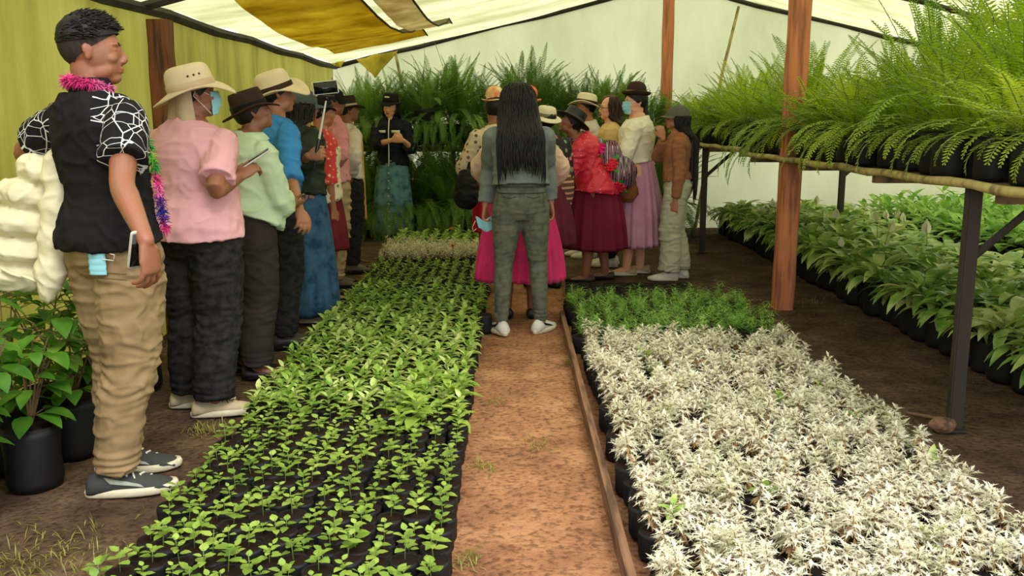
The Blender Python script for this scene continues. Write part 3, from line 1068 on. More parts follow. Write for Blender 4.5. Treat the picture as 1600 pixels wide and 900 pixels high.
def aguayo(name='woven_striped_cloth', sc=(7, 9, 2), rot=0):
    m, nt, bs = nodes(name)
    w = N(nt, 'ShaderNodeTexWave', Scale=1.0, Distortion=.4, Detail=1.0)
    mp = coords(nt, sc); nt.links.new(mp, w.inputs['Vector'])
    ck = N(nt, 'ShaderNodeTexNoise', Scale=.7, Detail=0.0); nt.links.new(mp, ck.inputs['Vector'])
    ad = N(nt, 'ShaderNodeMath', operation='MULTIPLY_ADD'); nt.links.new(w.outputs['Fac'], ad.inputs[0]); ad.inputs[1].default_value = .45
    nt.links.new(ck.outputs['Fac'], ad.inputs[2])
    r = N(nt, 'ShaderNodeValToRGB'); r.color_ramp.interpolation = 'CONSTANT'
    cs = [(0, (30, 26, 34)), (.36, (196, 188, 190)), (.42, (30, 26, 34)), (.5, (150, 50, 100)), (.56, (30, 26, 34)), (.64, (200, 190, 190)), (.68, (40, 34, 60)), (.78, (190, 110, 140)), (.82, (30, 26, 34)), (.86, (60, 24, 40))]
    e = r.color_ramp.elements
    e[0].position, e[0].color = cs[0][0], srgb(*cs[0][1]); e[1].position, e[1].color = cs[-1][0], srgb(*cs[-1][1])
    for p, c in cs[1:-1]:
        q = e.new(p); q.color = srgb(*c)
    nt.links.new(ad.outputs[0], r.inputs[0]); nt.links.new(r.outputs[0], bs.inputs['Base Color'])
    bump(nt, bs, w.outputs['Fac'], .4, .004)
    bs.inputs['Roughness'].default_value = .9
    return m


def floral(name, base, dots, sc=40):
    m, nt, bs = nodes(name)
    v = N(nt, 'ShaderNodeTexVoronoi', Scale=float(sc)); nt.links.new(coords(nt), v.inputs['Vector'])
    k = ramp(nt, v.outputs['Distance'], [(0.26, (1, 1, 1, 1)), (0.34, (0, 0, 0, 1))])
    v2 = N(nt, 'ShaderNodeSeparateXYZ'); nt.links.new(v.outputs['Color'], v2.inputs[0])
    cr = ramp(nt, v2.outputs[0], [(i / max(1, len(dots) - 1) * .8 + .1, srgb(*c)) for i, c in enumerate(dots)])
    mx = N(nt, 'ShaderNodeMixRGB'); nt.links.new(k, mx.inputs[0]); mx.inputs[1].default_value = srgb(*base); nt.links.new(cr, mx.inputs[2])
    nt.links.new(mx.outputs[0], bs.inputs['Base Color']); bs.inputs['Roughness'].default_value = .85
    return m


def phone(name, c, d, u, nrm, label, L=.15, Wd=.072, m=None):
    """a slab phone centred at c, long axis d, width axis u"""
    d = Vector(d).normalized(); u = Vector(u); u = (u - d * u.dot(d)).normalized(); n = d.cross(u)
    M = Matrix((u, d, n)).transposed()
    mb = MB(); R = []
    for z, g in ((-.004, .002), (-.003, 0), (.003, 0), (.004, .002)):
        row = []
        for sx, sy in ((1, 1), (-1, 1), (-1, -1), (1, -1)):
            for k in range(4):
                a = math.atan2(sy, sx) + (k - 1.5) * PI / 6
                r = .008
                row.append(Vector(c) + M @ Vector((sx * (Wd / 2 - r) + (r - g) * math.cos(a) * 1.1, sy * (L / 2 - r) + (r - g) * math.sin(a) * 1.1, z)))
        R.append(row)
    mb.rings(R)
    o = mb.build(name, m or M_phone, None)
    mb = MB(); mb.box(Vector(c) + n * .0045, (Wd - .008, L - .014, .001), M); mb.build('screen', M_glass, o)
    mb = MB()
    for k in (0, 1): mb.ell(Vector(c) - n * .0045 + d * (L / 2 - .018 - .02 * k) + u * (Wd / 2 - .018), (.006, .006, .003), M, 12, 6)
    mb.build('camera_lens', M_glass, o)
    return tag(o, label, 'phone')


M_phone = plain('phone_body', (196, 190, 176), .35)
M_phoned = plain('dark_phone_body', (30, 30, 34), .3)
M_glass = plain('dark_glass', (14, 16, 20), .08)

# --- 1 young man in front left
b1 = b = Body(-1.44, 3.33, 1.71, yaw=-.55, hyaw=-1.28, hpitch=-.03, wide=1.02, feet=((-.13, .07, -.75), (.045, -.09, -.72)), hipx=0, lean=(-.03, -.03),
         arms=(dict(e=(36, 238), w=(84, 268), se=1, sw=1, curl=.7), dict(e=(190, 290), w=(228, 376), se=-1, sw=-1, curl=.4, th=(-.2, .8, .3), hd=(.05, .1, -1))))
r = person('young man with short black hair in black shirt with white line sleeves and khaki trousers', b, M_sk1, .0048)
eyes(b, r)
hair_short(b, r, True)
M_jer = fabric('black_jersey', (27, 25, 26), .12)
M_geo = geo_shirt()
s1 = shirt(b, r, [M_jer, M_geo], z0=.86, sleeve=.0, inf=.024, flare=.012, amp=.008, vox=.006, sleeve_end=.016, ztop=1.35,
           mats=[M_jer, M_geo], pick=lambda c, b=b: 1 if abs((c - b.sp(max(.9, c.z / b.s))).dot(b.R)) > (.125 - .25 * max(0, c.z / b.s - 1.24)) * b.s and c.z > 1.14 * b.s else 0)
for i in (0, 1):
    mb = MB(); b.armtube(mb, i, 0, .66, .024, .010)
    mb.remesh('sleeve', M_geo, s1, .006, 2, folds(.005, (8, 8, 12), seed=3 + i))
mb = MB()
mb.tube([b.sp(1.335) - b.F * .01, b.sp(1.375) - b.F * .004, b.sp(1.40) - b.F * .002], [(.085, .078), (.073, .070), (.070, .067)], 24, side=b.R, rnd0=False, rnd1=False, caps=False)
q = mb.build('collar', M_jer, s1); q.modifiers.new('t', 'SOLIDIFY').thickness = .006
M_khaki = fabric('khaki_cotton', (146, 122, 88), .1, sc=5, c2=(124, 102, 72))
t1_ = trousers(b, r, M_khaki, zt=.895, amp=.0075, vox=.0065, prof=[(0, .098), (.3, .100), (.7, .090), (1, .080), (1.35, .070), (1.7, .062), (1.9, .060), (2, .056)], sc=(6, 6, 17))
mb = MB()
b_o = b.o
for dy in (0, 9):
    P = []
    for px in range(134, 204, 7):
        ok, loc, nr, _ = t1_.ray_cast(Vector((0, 0, CAM_H)) - b.o, ray(px, 424 + dy + (px - 134) * .06).normalized())
        if ok: P.append(loc + nr * .001)
    mb.tube(P, [.0022] * len(P), 6)
mb.build('back_pocket', fabric('khaki_seam', (120, 98, 64)), t1_)
M_sneak = plain('dark_grey_mesh', (54, 56, 54), .8)
M_sneakp = plain('grey_green_panel', (150, 156, 140), .7)
M_lace = fabric('off_white_lace', (214, 210, 196), .1)
for i in (0, 1): shoe(b, i, r, M_sneak, M_sole, M_lace, L=.29, patchm=M_sneakp)
cols = [(206, 52, 116), (226, 104, 160), (44, 150, 56), (120, 190, 60), (92, 44, 130), (206, 56, 80), (52, 50, 150), (220, 180, 70)]
M_cols = [fabric('fringe_colour', c, .2, sheen=.05) for c in cols]


def garland(par, P, seq, r=.022, n=34):
    """fluffy fringed garland; seq gives the colour of each stretch"""
    P = [Vector(p) for p in P]
    mb = MB(); K = len(P) - 1
    tot = K * 14
    for i in range(tot):
        t = i / tot * K; k = int(t); p = P[k].lerp(P[k + 1], t - k)
        mb.cur = seq[int(i / tot * len(seq)) % len(seq)]
        for q in range(n // 4):
            d = Vector((rnd(-1, 1), rnd(-1, 1), rnd(-1.3, .7))).normalized()
            mb.tube([p, p + d * r * .6 + Z * .002, p + d * r * rnd(.8, 1.25) - Z * .004], [.0022, .0020, .0006], 4, rnd0=False, rnd1=False)
    return mb.build('fringe_garland', M_cols, par)


A = lambda p, Y: at(p[0], p[1], Y) - b.o
garland(r, [b.sp(1.37, -.075, .03), b.sp(1.395, -.06, -.045), b.sp(1.395, 0, -.085), b.sp(1.385, .065, -.055), b.sp(1.365, .085, .01)], [0, 1, 0, 0, 1], .030)
garland(r, [b.sp(1.20, .125, .085), b.sp(1.10, .135, .095), b.sp(.98, .155, .085), b.sp(.90, .165, .085)], [2, 3, 2, 0, 1, 4, 6, 4, 0], .026)
garland(r, [b.sp(1.05, -.17, .05), b.sp(.96, -.185, .03), b.sp(.88, -.185, .01), b.sp(.78, -.19, .0), b.sp(.68, -.17, .01)], [4, 5, 2, 3, 6, 6, 5, 2, 2, 7], .026)
# puffer jacket over his left forearm
M_puff = fabric('cream_quilted_nylon', (212, 204, 168), .07, .55, sc=5, fine=60)
mb = MB()
def AW(px, py, Y): return at(px, py, Y)
Yj = 3.45
rows = [(262, 72, 30, .075), (300, 54, 44, .085), (342, 42, 54, .092), (386, 32, 58, .092), (426, 32, 52, .075)]
for k, (py, px, hw, th) in enumerate(rows):
    a, c_ = AW(px - hw * .8, py, Yj - .02), AW(px + hw * .8, py + 6, Yj + .05)
    mb.tube([a, a.lerp(c_, .25) - Vector((0, .02, 0)), a.lerp(c_, .5) - Vector((0, .03, 0)), a.lerp(c_, .75) - Vector((0, .02, 0)), c_], [(th * .7, .052)] + [(th, .060)] * 3 + [(th * .7, .052)], 14, side=Vector((0, 1, 0)))
P = [AW(px, py, 3.36) for px, py in ((92, 250), (90, 275), (92, 300), (88, 326), (88, 350), (84, 376), (84, 400), (80, 424), (76, 446), (74, 462))]
mb.tube(P, [(.048, .05), (.060, .05), (.050, .045), (.064, .05), (.052, .045), (.064, .05), (.052, .045), (.060, .05), (.046, .04), (.036, .03)], 16)
jk = mb.remesh('puffer_jacket', M_puff, None, .007, 3, folds(.007, (14, 14, 14), seed=5))
tag(jk, 'cream quilted puffer jacket draped over the forearm of the young man in black', 'jacket')
mb = MB()
for k in range(2):
    mb.tube([AW(4 + 30 * k, 420 + 10 * k, 3.36), AW(20 + 30 * k, 428 + 8 * k, 3.35), AW(34 + 26 * k, 432 + 8 * k, 3.36)], [(.012, .006)] * 3, 8)
mb.build('hem_band', M_puff, jk)
sh, el, wr, hd, th = b.arm[1][:5]
pc = wr + hd * .06 + b.o
phone('mobile_phone', b.o + wr + hd * .03 - b.R * .045 - b.F * .0, hd + b.R * -.45, (b.F * 1 + b.R * .1), 0, 'dark phone with pale edge in the hand of the young man in black', L=.13, Wd=.062, m=M_phone)
mb = MB()
def onto(ob, px, py, off=.006):
    """where the line of sight through a pixel meets ob, and the way the surface faces there"""
    o0 = Vector((0, 0, CAM_H)) - b.o
    ok, loc, nr, _ = ob.ray_cast(o0, ray(px, py).normalized())
    return loc + nr * off, nr
ml, mn = onto(t1_, 156, 412, .012)
mn.z = 0; mn.normalize(); mt = Z.cross(mn) * -1
if mt.x < 0: mt = -mt
mk = b.o + ml
def g(u, v): return mk + mt * ((u - .5) * .062) + mn * (.006 * math.sin(u * 3) + .002 * math.sin(v * 20)) + Z * ((.5 - v) * .075)
grid(mb, g, 8, 10)
o = mb.build('face_mask', M_maskblue); o.modifiers.new('t', 'SOLIDIFY').thickness = .004
tag(o, 'light blue face mask sticking out of a khaki back pocket', 'mask')
mb = MB(); mb.tube([mk + mt * -.02 + Z * .035 + mn * .01, mk + mt * -.01 + Z * .05 + mn * .012, mk + mt * .03 + Z * .045 + mn * .012, mk + mt * .07 + Z * .035 + mn * .012, mk + mt * .065 + Z * .015 + mn * .012, mk + mt * .025 + Z * .02 + mn * .012], [.0018] * 6, 5)
mb.build('ear_loop', M_white, o)

# --- 2 man in pink shirt and wide beige hat
b = Body(-1.45, 4.25, 1.58, yaw=-.35, hyaw=-1.0, hpitch=-.12, wide=1.2, deep=1.28, belly=.03, lean=(.0, .02), feet=((-.10, .02, -.9), (.09, -.06, -.85)),
         arms=(dict(e=(300, 262), w=(350, 226), se=1, sw=1, curl=1.0), dict(e=(336, 298), w=(372, 278), se=-1, sw=1, curl=.6, th=(-1, .3, .8), hd=(.35, .7, .55))))
r = person('stout man in short-sleeved pink shirt and wide beige sun hat looking at a phone', b, M_sk1, .0055)
hair_short(b, r)
M_pink = fabric('pink_linen', (216, 160, 164), .08, sc=7, fine=180)
shirt(b, r, M_pink, z0=.84, sleeve=.78, inf=.024, flare=.02, amp=.006, vox=.007, sleeve_end=.014, seed=4, sc=(7, 7, 11))
trousers(b, r, M_jeanblk, zt=.87, amp=.006, prof=[(0, .10), (.4, .098), (1, .082), (1.5, .078), (2, .074)], vox=.0075, seed=4)
h2, c0, Mt = hat(b, r, M_beige, 'bucket', (.094, .108), .175, .105, .022, .030, .035, tilt=-.14, band=fabric('beige_band', (196, 172, 138), .1), wph=.8)
mb = MB()
for k in (-1, 0, 1):
    th = .05 + k * .26
    mb.ell(c0 + Mt @ (Vector((.090 * math.cos(th), .103 * math.sin(th), .052)) * b.s), (.005, .005, .005))
mb.build('eyelet', M_darkhat, h2)
mb = MB()    # neck flap
def g(u, v):
    a = -PI / 2 - 1.3 + 2.6 * u
    rr = .086 + .03 * v + .012 * math.sin(u * 17) * v
    return b.H(rr * math.cos(a), -.01 + rr * 1.1 * math.sin(a), .03 - .17 * v - .03 * math.sin(u * PI) * v)
grid(mb, g, 30, 10)
q = mb.build('neck_flap', fabric('tan_flap', (178, 156, 122), .1), h2); q.modifiers.new('t', 'SOLIDIFY').thickness = .004
facemask(b, r, M_maskblue)
M_sneakb = plain('beige_sneaker', (190, 172, 138), .8)
for i in (0, 1): shoe(b, i, r, M_sneakb, M_sole, fabric('brown_lace', (120, 84, 66)), L=.30)
sh, el, wr, hd, th = b.arm[1][:5]
phone('mobile_phone', b.o + wr + hd * .10 + Vector((.005, .02, .03)), Vector((.75, .25, .5)), Vector((-.3, .9, .1)), 0, 'phone with pale case held up by the man in the pink shirt', m=M_phone)

# --- 3 mint shirt, dark brown hat
b = Body(-1.40, 4.87, 1.50, yaw=-.75, hyaw=-1.15, hpitch=-.35, wide=1.15, deep=1.25, lean=(.0, .08), belly=.04, feet=((-.08, 0, -.6), (.08, -.02, -.5)),
         arms=(dict(eo=(-.1, .3, -.9), wo=(.8, .5, -.1)), dict(eo=(.12, .25, -1), wo=(-.8, .6, .0))))
r = person('person in mint green shirt, dark trousers and dark brown felt hat', b, M_sk1, .007)
hair_short(b, r)
M_mint = fabric('mint_cotton', (190, 206, 172), .08, sc=7)
s3 = shirt(b, r, M_mint, z0=.90, sleeve=1.3, inf=.024, flare=.03, amp=.012, vox=.008, sleeve_end=.03, seed=6, sc=(6, 6, 9))
mb = MB(); mb.tube([b.sp(1.335), b.sp(1.37) - b.F * .01, b.sp(1.385) - b.F * .012], [(.115, .10), (.088, .082), (.080, .075)], 20, side=b.R, rnd0=False, rnd1=False, caps=False)
q = mb.build('collar', M_mint, s3); q.modifiers.new('t', 'SOLIDIFY').thickness = .005
M_dktr = fabric('charcoal_trousers', (50, 44, 42), .15)
trousers(b, r, M_dktr, zt=.93, amp=.006, prof=[(0, .098), (.4, .092), (1, .078), (1.5, .074), (2, .074)])
hat(b, r, M_darkhat, 'fedora', (.088, .100), .155, .10, .005, .018, .03, tilt=.03, roll=-.05, band=M_blk, wph=.4)
M_dkshoe = plain('dark_leather', (38, 32, 28), .5)
for i in (0, 1): shoe(b, i, r, M_dkshoe, M_blk, low=True)

# --- 4 blue long sleeve shirt, large beige hat
b = Body(-1.40, 5.53, 1.62, yaw=-.8, hyaw=-1.15, hpitch=-.1, lean=(0, .02), feet=((-.08, .02, -.4), (.08, -.02, -.4)),
         arms=(None, dict(e=(452, 272), w=(468, 326), se=-1, sw=-1, curl=.5)))
r = person('person in bright blue sweatshirt, black trousers and big cream sun hat', b, M_sk2, .006)
hair_short(b, r)
M_blue = fabric('bright_blue_knit', (62, 128, 186), .12, sc=10)
shirt(b, r, M_blue, z0=.86, inf=.024, flare=.012, amp=.010, sleeves=(1.9, 1.25), sleeve_end=.01, seed=9, sc=(8, 8, 14))
trousers(b, r, M_jeanblk, zt=.89, amp=.006)
h4, c0, Mt = hat(b, r, M_beige, 'bucket', (.092, .106), .175, .11, .02, .040, .03, tilt=-.24, roll=.05, band=M_darkhat, wph=1.2)
for i in (0, 1): shoe(b, i, r, M_dkshoe, M_blk)

# --- 5 dark green jacket, cap, selfie stick
b = Body(-1.40, 6.28, 1.56, yaw=-.85, hyaw=-1.1, lean=(0, .0), feet=((-.08, .0, -.4), (.08, -.02, -.3)),
         arms=(None, dict(e=(468, 262), w=(481, 244), se=-1, sw=-1, curl=1.15, th=(0, .3, 1), hd=(.75, .6, .15))))
r = person('woman in dark green jacket, grey cap and long blue denim holding up a selfie stick', b, M_sk2, .006)
hair_long(b, r, 1.12, .085, n=160, htop=.03)
M_olive = fabric('dark_green_nylon', (44, 50, 40), .25, .55, sc=12)
shirt(b, r, M_olive, z0=.90, inf=.03, flare=.01, amp=.014, sleeve=1.75, sleeve_end=.01, seed=11, sc=(8, 8, 12))
M_den = fabric('blue_denim', (58, 92, 120), .2, sc=14, c2=(36, 62, 92))
skirt(b, r, M_den, .96, .06, .15, .235, 9, .012, name='denim_skirt', depth=.9)
cap(b, r, fabric('grey_cap', (84, 92, 92)))
M_whsn = plain('white_sneaker', (214, 210, 200), .7)
for i in (0, 1): shoe(b, i, r, M_whsn, M_sole)
sh, el, wr, hd, th = b.arm[1][:5]
p0 = b.o + wr + hd * .055 - b.R * .0
d = (at(503, 172, 6.2) - at(490, 243, 6.2)).normalized()
mb = MB(); mb.tube([p0 - d * .09, p0 + d * .09], [.013, .013], 12); o = mb.build('selfie_stick', M_phoned)
tag(o, 'white telescopic selfie stick raised above the hand in a dark green sleeve', 'selfie stick')
mb = MB(); mb.tube([p0 + d * .085, p0 + d * .21, p0 + d * .33], [.008, .0065, .005], 10); mb.build('rod', M_white, o)
mb = MB(); cc = p0 + d * .35; mb.box(cc, (.02, .02, .03)); mb.box(cc + Vector((0, 0, .012)), (.09, .03, .012)); mb.build('clamp', M_phoned, o)
cc = cc + Vector((-.005, 0, .062))
phone('mobile_phone', cc, Vector((1, .3, .12)), Vector((0, .1, 1)), 0, 'phone with pale grey case clamped to the top of the selfie stick', L=.155, Wd=.078)

# --- red blouse and floral vest, mostly hidden
b = Body(-1.42, 6.98, 1.52, yaw=-1.0, hyaw=-1.2, arms=(None, None))
r = person('woman in red blouse and cream floral shawl between the selfie stick and the pink shirt', b, M_sk2, .009)
hair_short(b, r)
M_redfl = floral('red_orange_floral', (206, 60, 54), [(230, 120, 90), (240, 200, 180)], 30)
M_crfl = floral('cream_floral', (222, 208, 178), [(180, 60, 60), (90, 110, 70), (200, 160, 110)], 26)
shirt(b, r, M_redfl, z0=.98, inf=.022, sleeve=1.2, seed=12, vox=.011)
mb = MB(); b.torso(mb, .80, 1.22, .036, .02); mb.remesh('shawl', M_crfl, r, .012, 3, folds(.008, seed=3))
skirt(b, r, fabric('dark_red_skirt', (110, 36, 44)), .97, .42, .14, .22, 12, .01)
for i in (0, 1): shoe(b, i, r, M_dkshoe, M_blk, low=True)
hat(b, r, M_blackhat, 'bowler', (.08, .09), .115, .09, .0, .01, .04)

# --- 6 pink shirt, khaki trousers, black cap
b = Body(-1.46, 7.60, 1.62, yaw=-.95, hyaw=-1.25, lean=(0, .0), feet=((-.08, .02, -.4), (.08, -.04, -.3)),
         arms=(None, dict(e=(534, 240), w=(522, 258), se=-1, sw=1, curl=.7)))
r = person('man in rose pink shirt, black cap and creased khaki trousers', b, M_sk1, .007)
hair_short(b, r); eyes(b, r)
M_rose = fabric('rose_cotton', (210, 142, 146), .1, sc=8)
s6 = shirt(b, r, M_rose, z0=.86, inf=.024, flare=.012, amp=.011, sleeve=1.8, seed=14, sc=(8, 8, 12))
mb = MB(); mb.tube([b.sp(1.335), b.sp(1.37) - b.F * .008, b.sp(1.385) - b.F * .008], [(.10, .09), (.078, .074), (.072, .068)], 20, side=b.R, rnd0=False, rnd1=False, caps=False)
q = mb.build('collar', M_rose, s6); q.modifiers.new('t', 'SOLIDIFY').thickness = .005
trousers(b, r, fabric('pale_khaki', (168, 144, 106), .12), zt=.89, amp=.013, prof=[(0, .094), (.4, .088), (1, .074), (1.5, .068), (2, .062)], seed=8, sc=(8, 8, 14))
cap(b, r, M_blackhat)
M_boot = plain('brown_boot', (88, 68, 54), .6)
for i in (0, 1): shoe(b, i, r, M_boot, M_blk)

# --- 7 brown hat, white shirt
b = Body(-1.47, 8.36, 1.56, yaw=-.9, hyaw=-1.15, hpitch=-.1, feet=((-.08, .02, -.3), (.08, -.02, -.4)),
         arms=(None, dict(e=(553, 245), w=(548, 278), se=-1, sw=1, curl=.8)))
r = person('man in off-white shirt, black trousers and dark hat with pale braid', b, M_sk1, .008)
hair_short(b, r)
M_offw = fabric('off_white_cotton', (206, 196, 186), .1, sc=8)
shirt(b, r, M_offw, z0=.88, inf=.022, flare=.012, amp=.011, sleeve=1.85, seed=15, sc=(8, 8, 12), vox=.01)
trousers(b, r, M_jeanblk, zt=.95, amp=.006, vox=.011)
hat(b, r, M_darkhat, 'fedora', (.086, .098), .16, .10, .0, .015, .03, band=fabric('pale_braid', (190, 176, 150)))
for i in (0, 1): shoe(b, i, r, M_boot, M_blk)
sh, el, wr, hd, th = b.arm[1][:5]
mb = MB(); c = b.o + wr + hd * .11
grid(mb, lambda u, v: c + Vector(((u - .5) * .13, .012 * math.sin(u * 9) - .03, (.5 - v) * .12 - .01 * math.cos(u * 5))), 10, 10)
o = mb.build('face_mask', fabric('pale_mask', (186, 208, 206))); o.modifiers.new('t', 'SOLIDIFY').thickness = .006
tag(o, 'pale blue face mask dangling from the hand of the man in the off-white shirt', 'mask')
mb = MB()
grid(mb, lambda u, v: b.o * 0 + b.sp(1.28 if v < .1 else 1.28) + Vector((.085 + .02 * v + (u - .5) * .075, .10 + .012 * math.sin(u * 8), -.02 - .78 * v * b.s)), 8, 20)
q = mb.build('scarf', fabric('ochre_cloth', (206, 158, 74))); q.modifiers.new('t', 'SOLIDIFY').thickness = .008; q.parent = r

# --- 8 the speaker
b8 = b = Body(-1.39, 10.86, 1.63, yaw=PI - .12, hyaw=PI - .42 + .1, hpitch=.12, hroll=-.08,
         arms=(dict(e=(643, 232), w=(631, 220), se=-1, sw=-1, curl=.7, hd=(.9, .4, .25), th=(0, .3, 1)), dict(e=(588, 226), w=(612, 219), se=-1, sw=-1, curl=.7, hd=(-.9, .3, .1), th=(0, .3, 1))))
r = person('smiling woman facing us in navy jacket with white bars and long denim skirt, speaking', b, M_sk3, .006)
eyes(b, r)
M_navy = fabric('navy_nylon', (24, 26, 38), .2, .6, sc=12)
s8 = shirt(b, r, M_navy, z0=.83, inf=.03, flare=.012, amp=.010, sleeve=1.45, seed=16, sc=(8, 8, 12), vox=.009)
mb = MB(); mb.tube([b.sp(1.32) - b.F * .02, b.sp(1.38) - b.F * .02, b.sp(1.41) - b.F * .02], [(.12, .09), (.085, .075), (.085, .075)], 20, side=b.R, rnd0=False, rnd1=False, caps=False)
q = mb.build('collar', M_navy, s8); q.modifiers.new('t', 'SOLIDIFY').thickness = .007
mb = MB(); ribbon(mb, [b.sp(z, .0, y) for z, y in ((1.36, .09), (1.30, .118), (1.22, .142), (1.1, .146), (1.0, .142), (.90, .150), (.85, .152))], .014, b.R, .004); mb.build('zip', M_white, s8)
mb = MB()
for sg in (-1, 1): ribbon(mb, [b.sp(1.215, sg * .035, .144), b.sp(1.215, sg * .08, .138), b.sp(1.215, sg * .125, .120)], .030, Z, .005)
mb.build('chest_bar', M_white, s8)
skirt(b, r, fabric('washed_denim', (92, 128, 142), .2, sc=12, c2=(52, 84, 104)), .90, .06, .168, .24, 9, .012, name='denim_skirt', depth=.85)
mb = MB()
for k in range(9): mb.ell(b.L(.0, .165 + .045 * min(1, k / 4), .84 - .085 * k), (.008, .005, .008))
mb.build('button', M_white, r)
hair_long(b, r, 1.18, .095, n=140, hf=.80)
h8, c0, Mt = hat(b, r, M_blackhat, 'bucket', (.088, .100), .138, .095, .015, .012, .068, tilt=-.02, band=M_blk, back_droop=0)
mb = MB(); mb.ell(c0 + Mt @ (Vector((0, .098, .052)) * b.s), (.035, .006, .010), Mt); mb.build('hat_mark', M_white, h8)
for i in (0, 1): shoe(b, i, r, M_dkshoe, M_blk, low=True)

# --- 9 woman in grey, centre
b9 = b = Body(.055, 5.84, 1.585, yaw=.04, hyaw=.12, hpitch=-.05, wide=1.0, feet=((-.125, .02, .35), (.135, .06, -.55)), lean=(-.02, .0),
         arms=(dict(e=(766, 262), w=(757, 334), se=1, sw=-1, curl=.7, th=(.2, 1, 0)), dict(e=(853, 258), w=(860, 316), se=1, sw=1, curl=.5)))
r = person('woman seen from behind with long black hair, grey sweatshirt and grey-green jeans', b, M_sk2, .006)
M_grey = fabric('grey_sweatshirt', (116, 122, 116), .1, sc=14, fine=200)
shirt(b, r, M_grey, z0=.965, inf=.026, flare=.022, amp=.007, sleeve=1.93, sleeve_end=.0, seed=21, sc=(8, 8, 8), vox=.007)
M_gjean = fabric('grey_green_denim', (96, 98, 84), .14, sc=20, c2=(76, 78, 68))
t9 = trousers(b, r, M_gjean, zt=1.0, amp=.0035, inf=.006, prof=[(0, .096), (.3, .090), (.7, .067), (1, .054), (1.25, .055), (1.6, .045), (1.9, .040), (2, .040)], vox=.0065, sc=(6, 6, 26), seed=3, top=0)
mb = MB()
for z in (.965, .925): mb.tube([b.sp(z, .158 * math.cos(a), -.018 + .118 * math.sin(a)) for a in [PI + PI * k / 12 for k in range(13)]], [(.003, .003)] * 13, 6)
for sg in (-1, 1): mb.tube([b.L(sg * .035, -.132, .905), b.L(sg * .075, -.136, .895), b.L(sg * .118, -.110, .905)], [(.003, .0025)] * 3, 6)
mb.build('seam', fabric('dark_seam_thread', (66, 68, 58)), t9)
hair_long(b, r, 1.12, .140, n=900, wavy=.4, back=1.1, rx0=.098)
for i in (0, 1): shoe(b, i, r, M_whsn, M_sole, L=.26, patchm=M_blk)
sh, el, wr, hd, th = b.arm[0][:5]
c = b.o + wr + hd * .12
mb = MB(); grid(mb, lambda u, v: c + Vector(((u - .5) * .10 + .02 * v, .014 * math.sin(u * 7) - .02, (.5 - v) * .075 + .012 * math.cos(u * 6))), 10, 10)
o = mb.build('face_mask', M_maskblue); o.modifiers.new('t', 'SOLIDIFY').thickness = .005
mb = MB(); mb.tube([c + Vector((-.05, -.02, .02)), c + Vector((-.07, -.02, -.02)), c + Vector((-.065, -.02, -.05)), c + Vector((-.045, -.02, -.03))], [.002] * 4, 5); mb.build('ear_loop', M_white, o)
tag(o, 'light blue face mask dangling from the hand of the woman in grey', 'mask')

# --- 10 pink skirt woman behind her
b = Body(.055, 6.35, 1.49, yaw=.05, hyaw=.1, hpitch=.0, wide=1.25, deep=1.2, feet=((-.09, .05, .2), (.09, .05, -.2)),
         arms=(dict(e=(748, 262), w=(775, 290), se=1, sw=1), dict(e=(877, 262), w=(856, 290), se=1, sw=1)))
r = person('woman in pale pink top and bright pink skirt hidden by the woman in grey', b, M_sk1, .008)
M_palep = fabric('pale_pink_knit', (222, 184, 164), .07, sc=8)
shirt(b, r, M_palep, z0=.93, inf=.03, amp=.006, sleeve=1.6, seed=22, sleeve_end=.015)
M_fux = fabric('bright_pink_velvet', (206, 48, 104), .2, .7, sc=6, sheen=.1)
skirt(b, r, M_fux, .99, .30, .17, .325, 26, .014)
hair_short(b, r)
M_ombre = None
def hatred(name, c1, c2):
    m, nt, bs = nodes(name)
    n1 = N(nt, 'ShaderNodeTexNoise', Scale=9.0, Detail=2.0); nt.links.new(coords(nt), n1.inputs['Vector'])
    nt.links.new(ramp(nt, n1.outputs['Fac'], [(.42, srgb(*c1)), (.58, srgb(*c2))]), bs.inputs['Base Color']); bs.inputs['Roughness'].default_value = .7
    return m
h10, c0, Mt = hat(b, r, hatred('orange_red_felt', (214, 50, 40), (244, 150, 60)), 'ball', (.062, .062), .095, .10, .0, .010, .105, off=(.055, -.02, .02), tilt=.0, roll=.15, upcurl=.01, band=fabric('red_band', (190, 40, 40)))
for i in (0, 1): shoe(b, i, r, M_dkshoe, M_blk, low=True)

# --- 13 beige floral woman at left behind
b = Body(-.13, 7.3, 1.55, yaw=.3, hyaw=.2, wide=.92, arms=(dict(eo=(-.35, .3, -1), wo=(.5, 1, .1)), None))
r = person('woman in beige floral blouse and red skirt half hidden left of the woman in grey', b, M_sk1, .009)
hair_short(b, r)
shirt(b, r, floral('beige_floral', (206, 186, 156), [(150, 60, 60), (120, 90, 60), (90, 70, 50)], 22), z0=.93, inf=.026, sleeve=1.1, sleeve_end=.02, seed=23, vox=.011)
skirt(b, r, fabric('crimson_cloth', (190, 30, 60), sheen=.0), .98, .52, .14, .19, 16, .010)
hat(b, r, hatred('cream_orange_felt', (226, 204, 150), (220, 96, 50)), 'ball', (.070, .074), .108, .105, .0, .010, .085, roll=-.1, upcurl=.01)
for i in (0, 1): shoe(b, i, r, M_dkshoe, M_blk, low=True)
M_bag = fabric('black_bag_cloth', (28, 28, 30), .2, .6)
mb = MB(); c = Vector((-.34, 7.0, .86)); mb.ell(c, (.09, .12, .15)); mb.ell(c + Vector((0, 0, -.06)), (.10, .13, .11))
o = mb.remesh('shoulder_bag', M_bag, None, .01, 3, folds(.008, seed=2)); tag(o, 'black shoulder bag beside the woman in the beige floral blouse', 'bag')
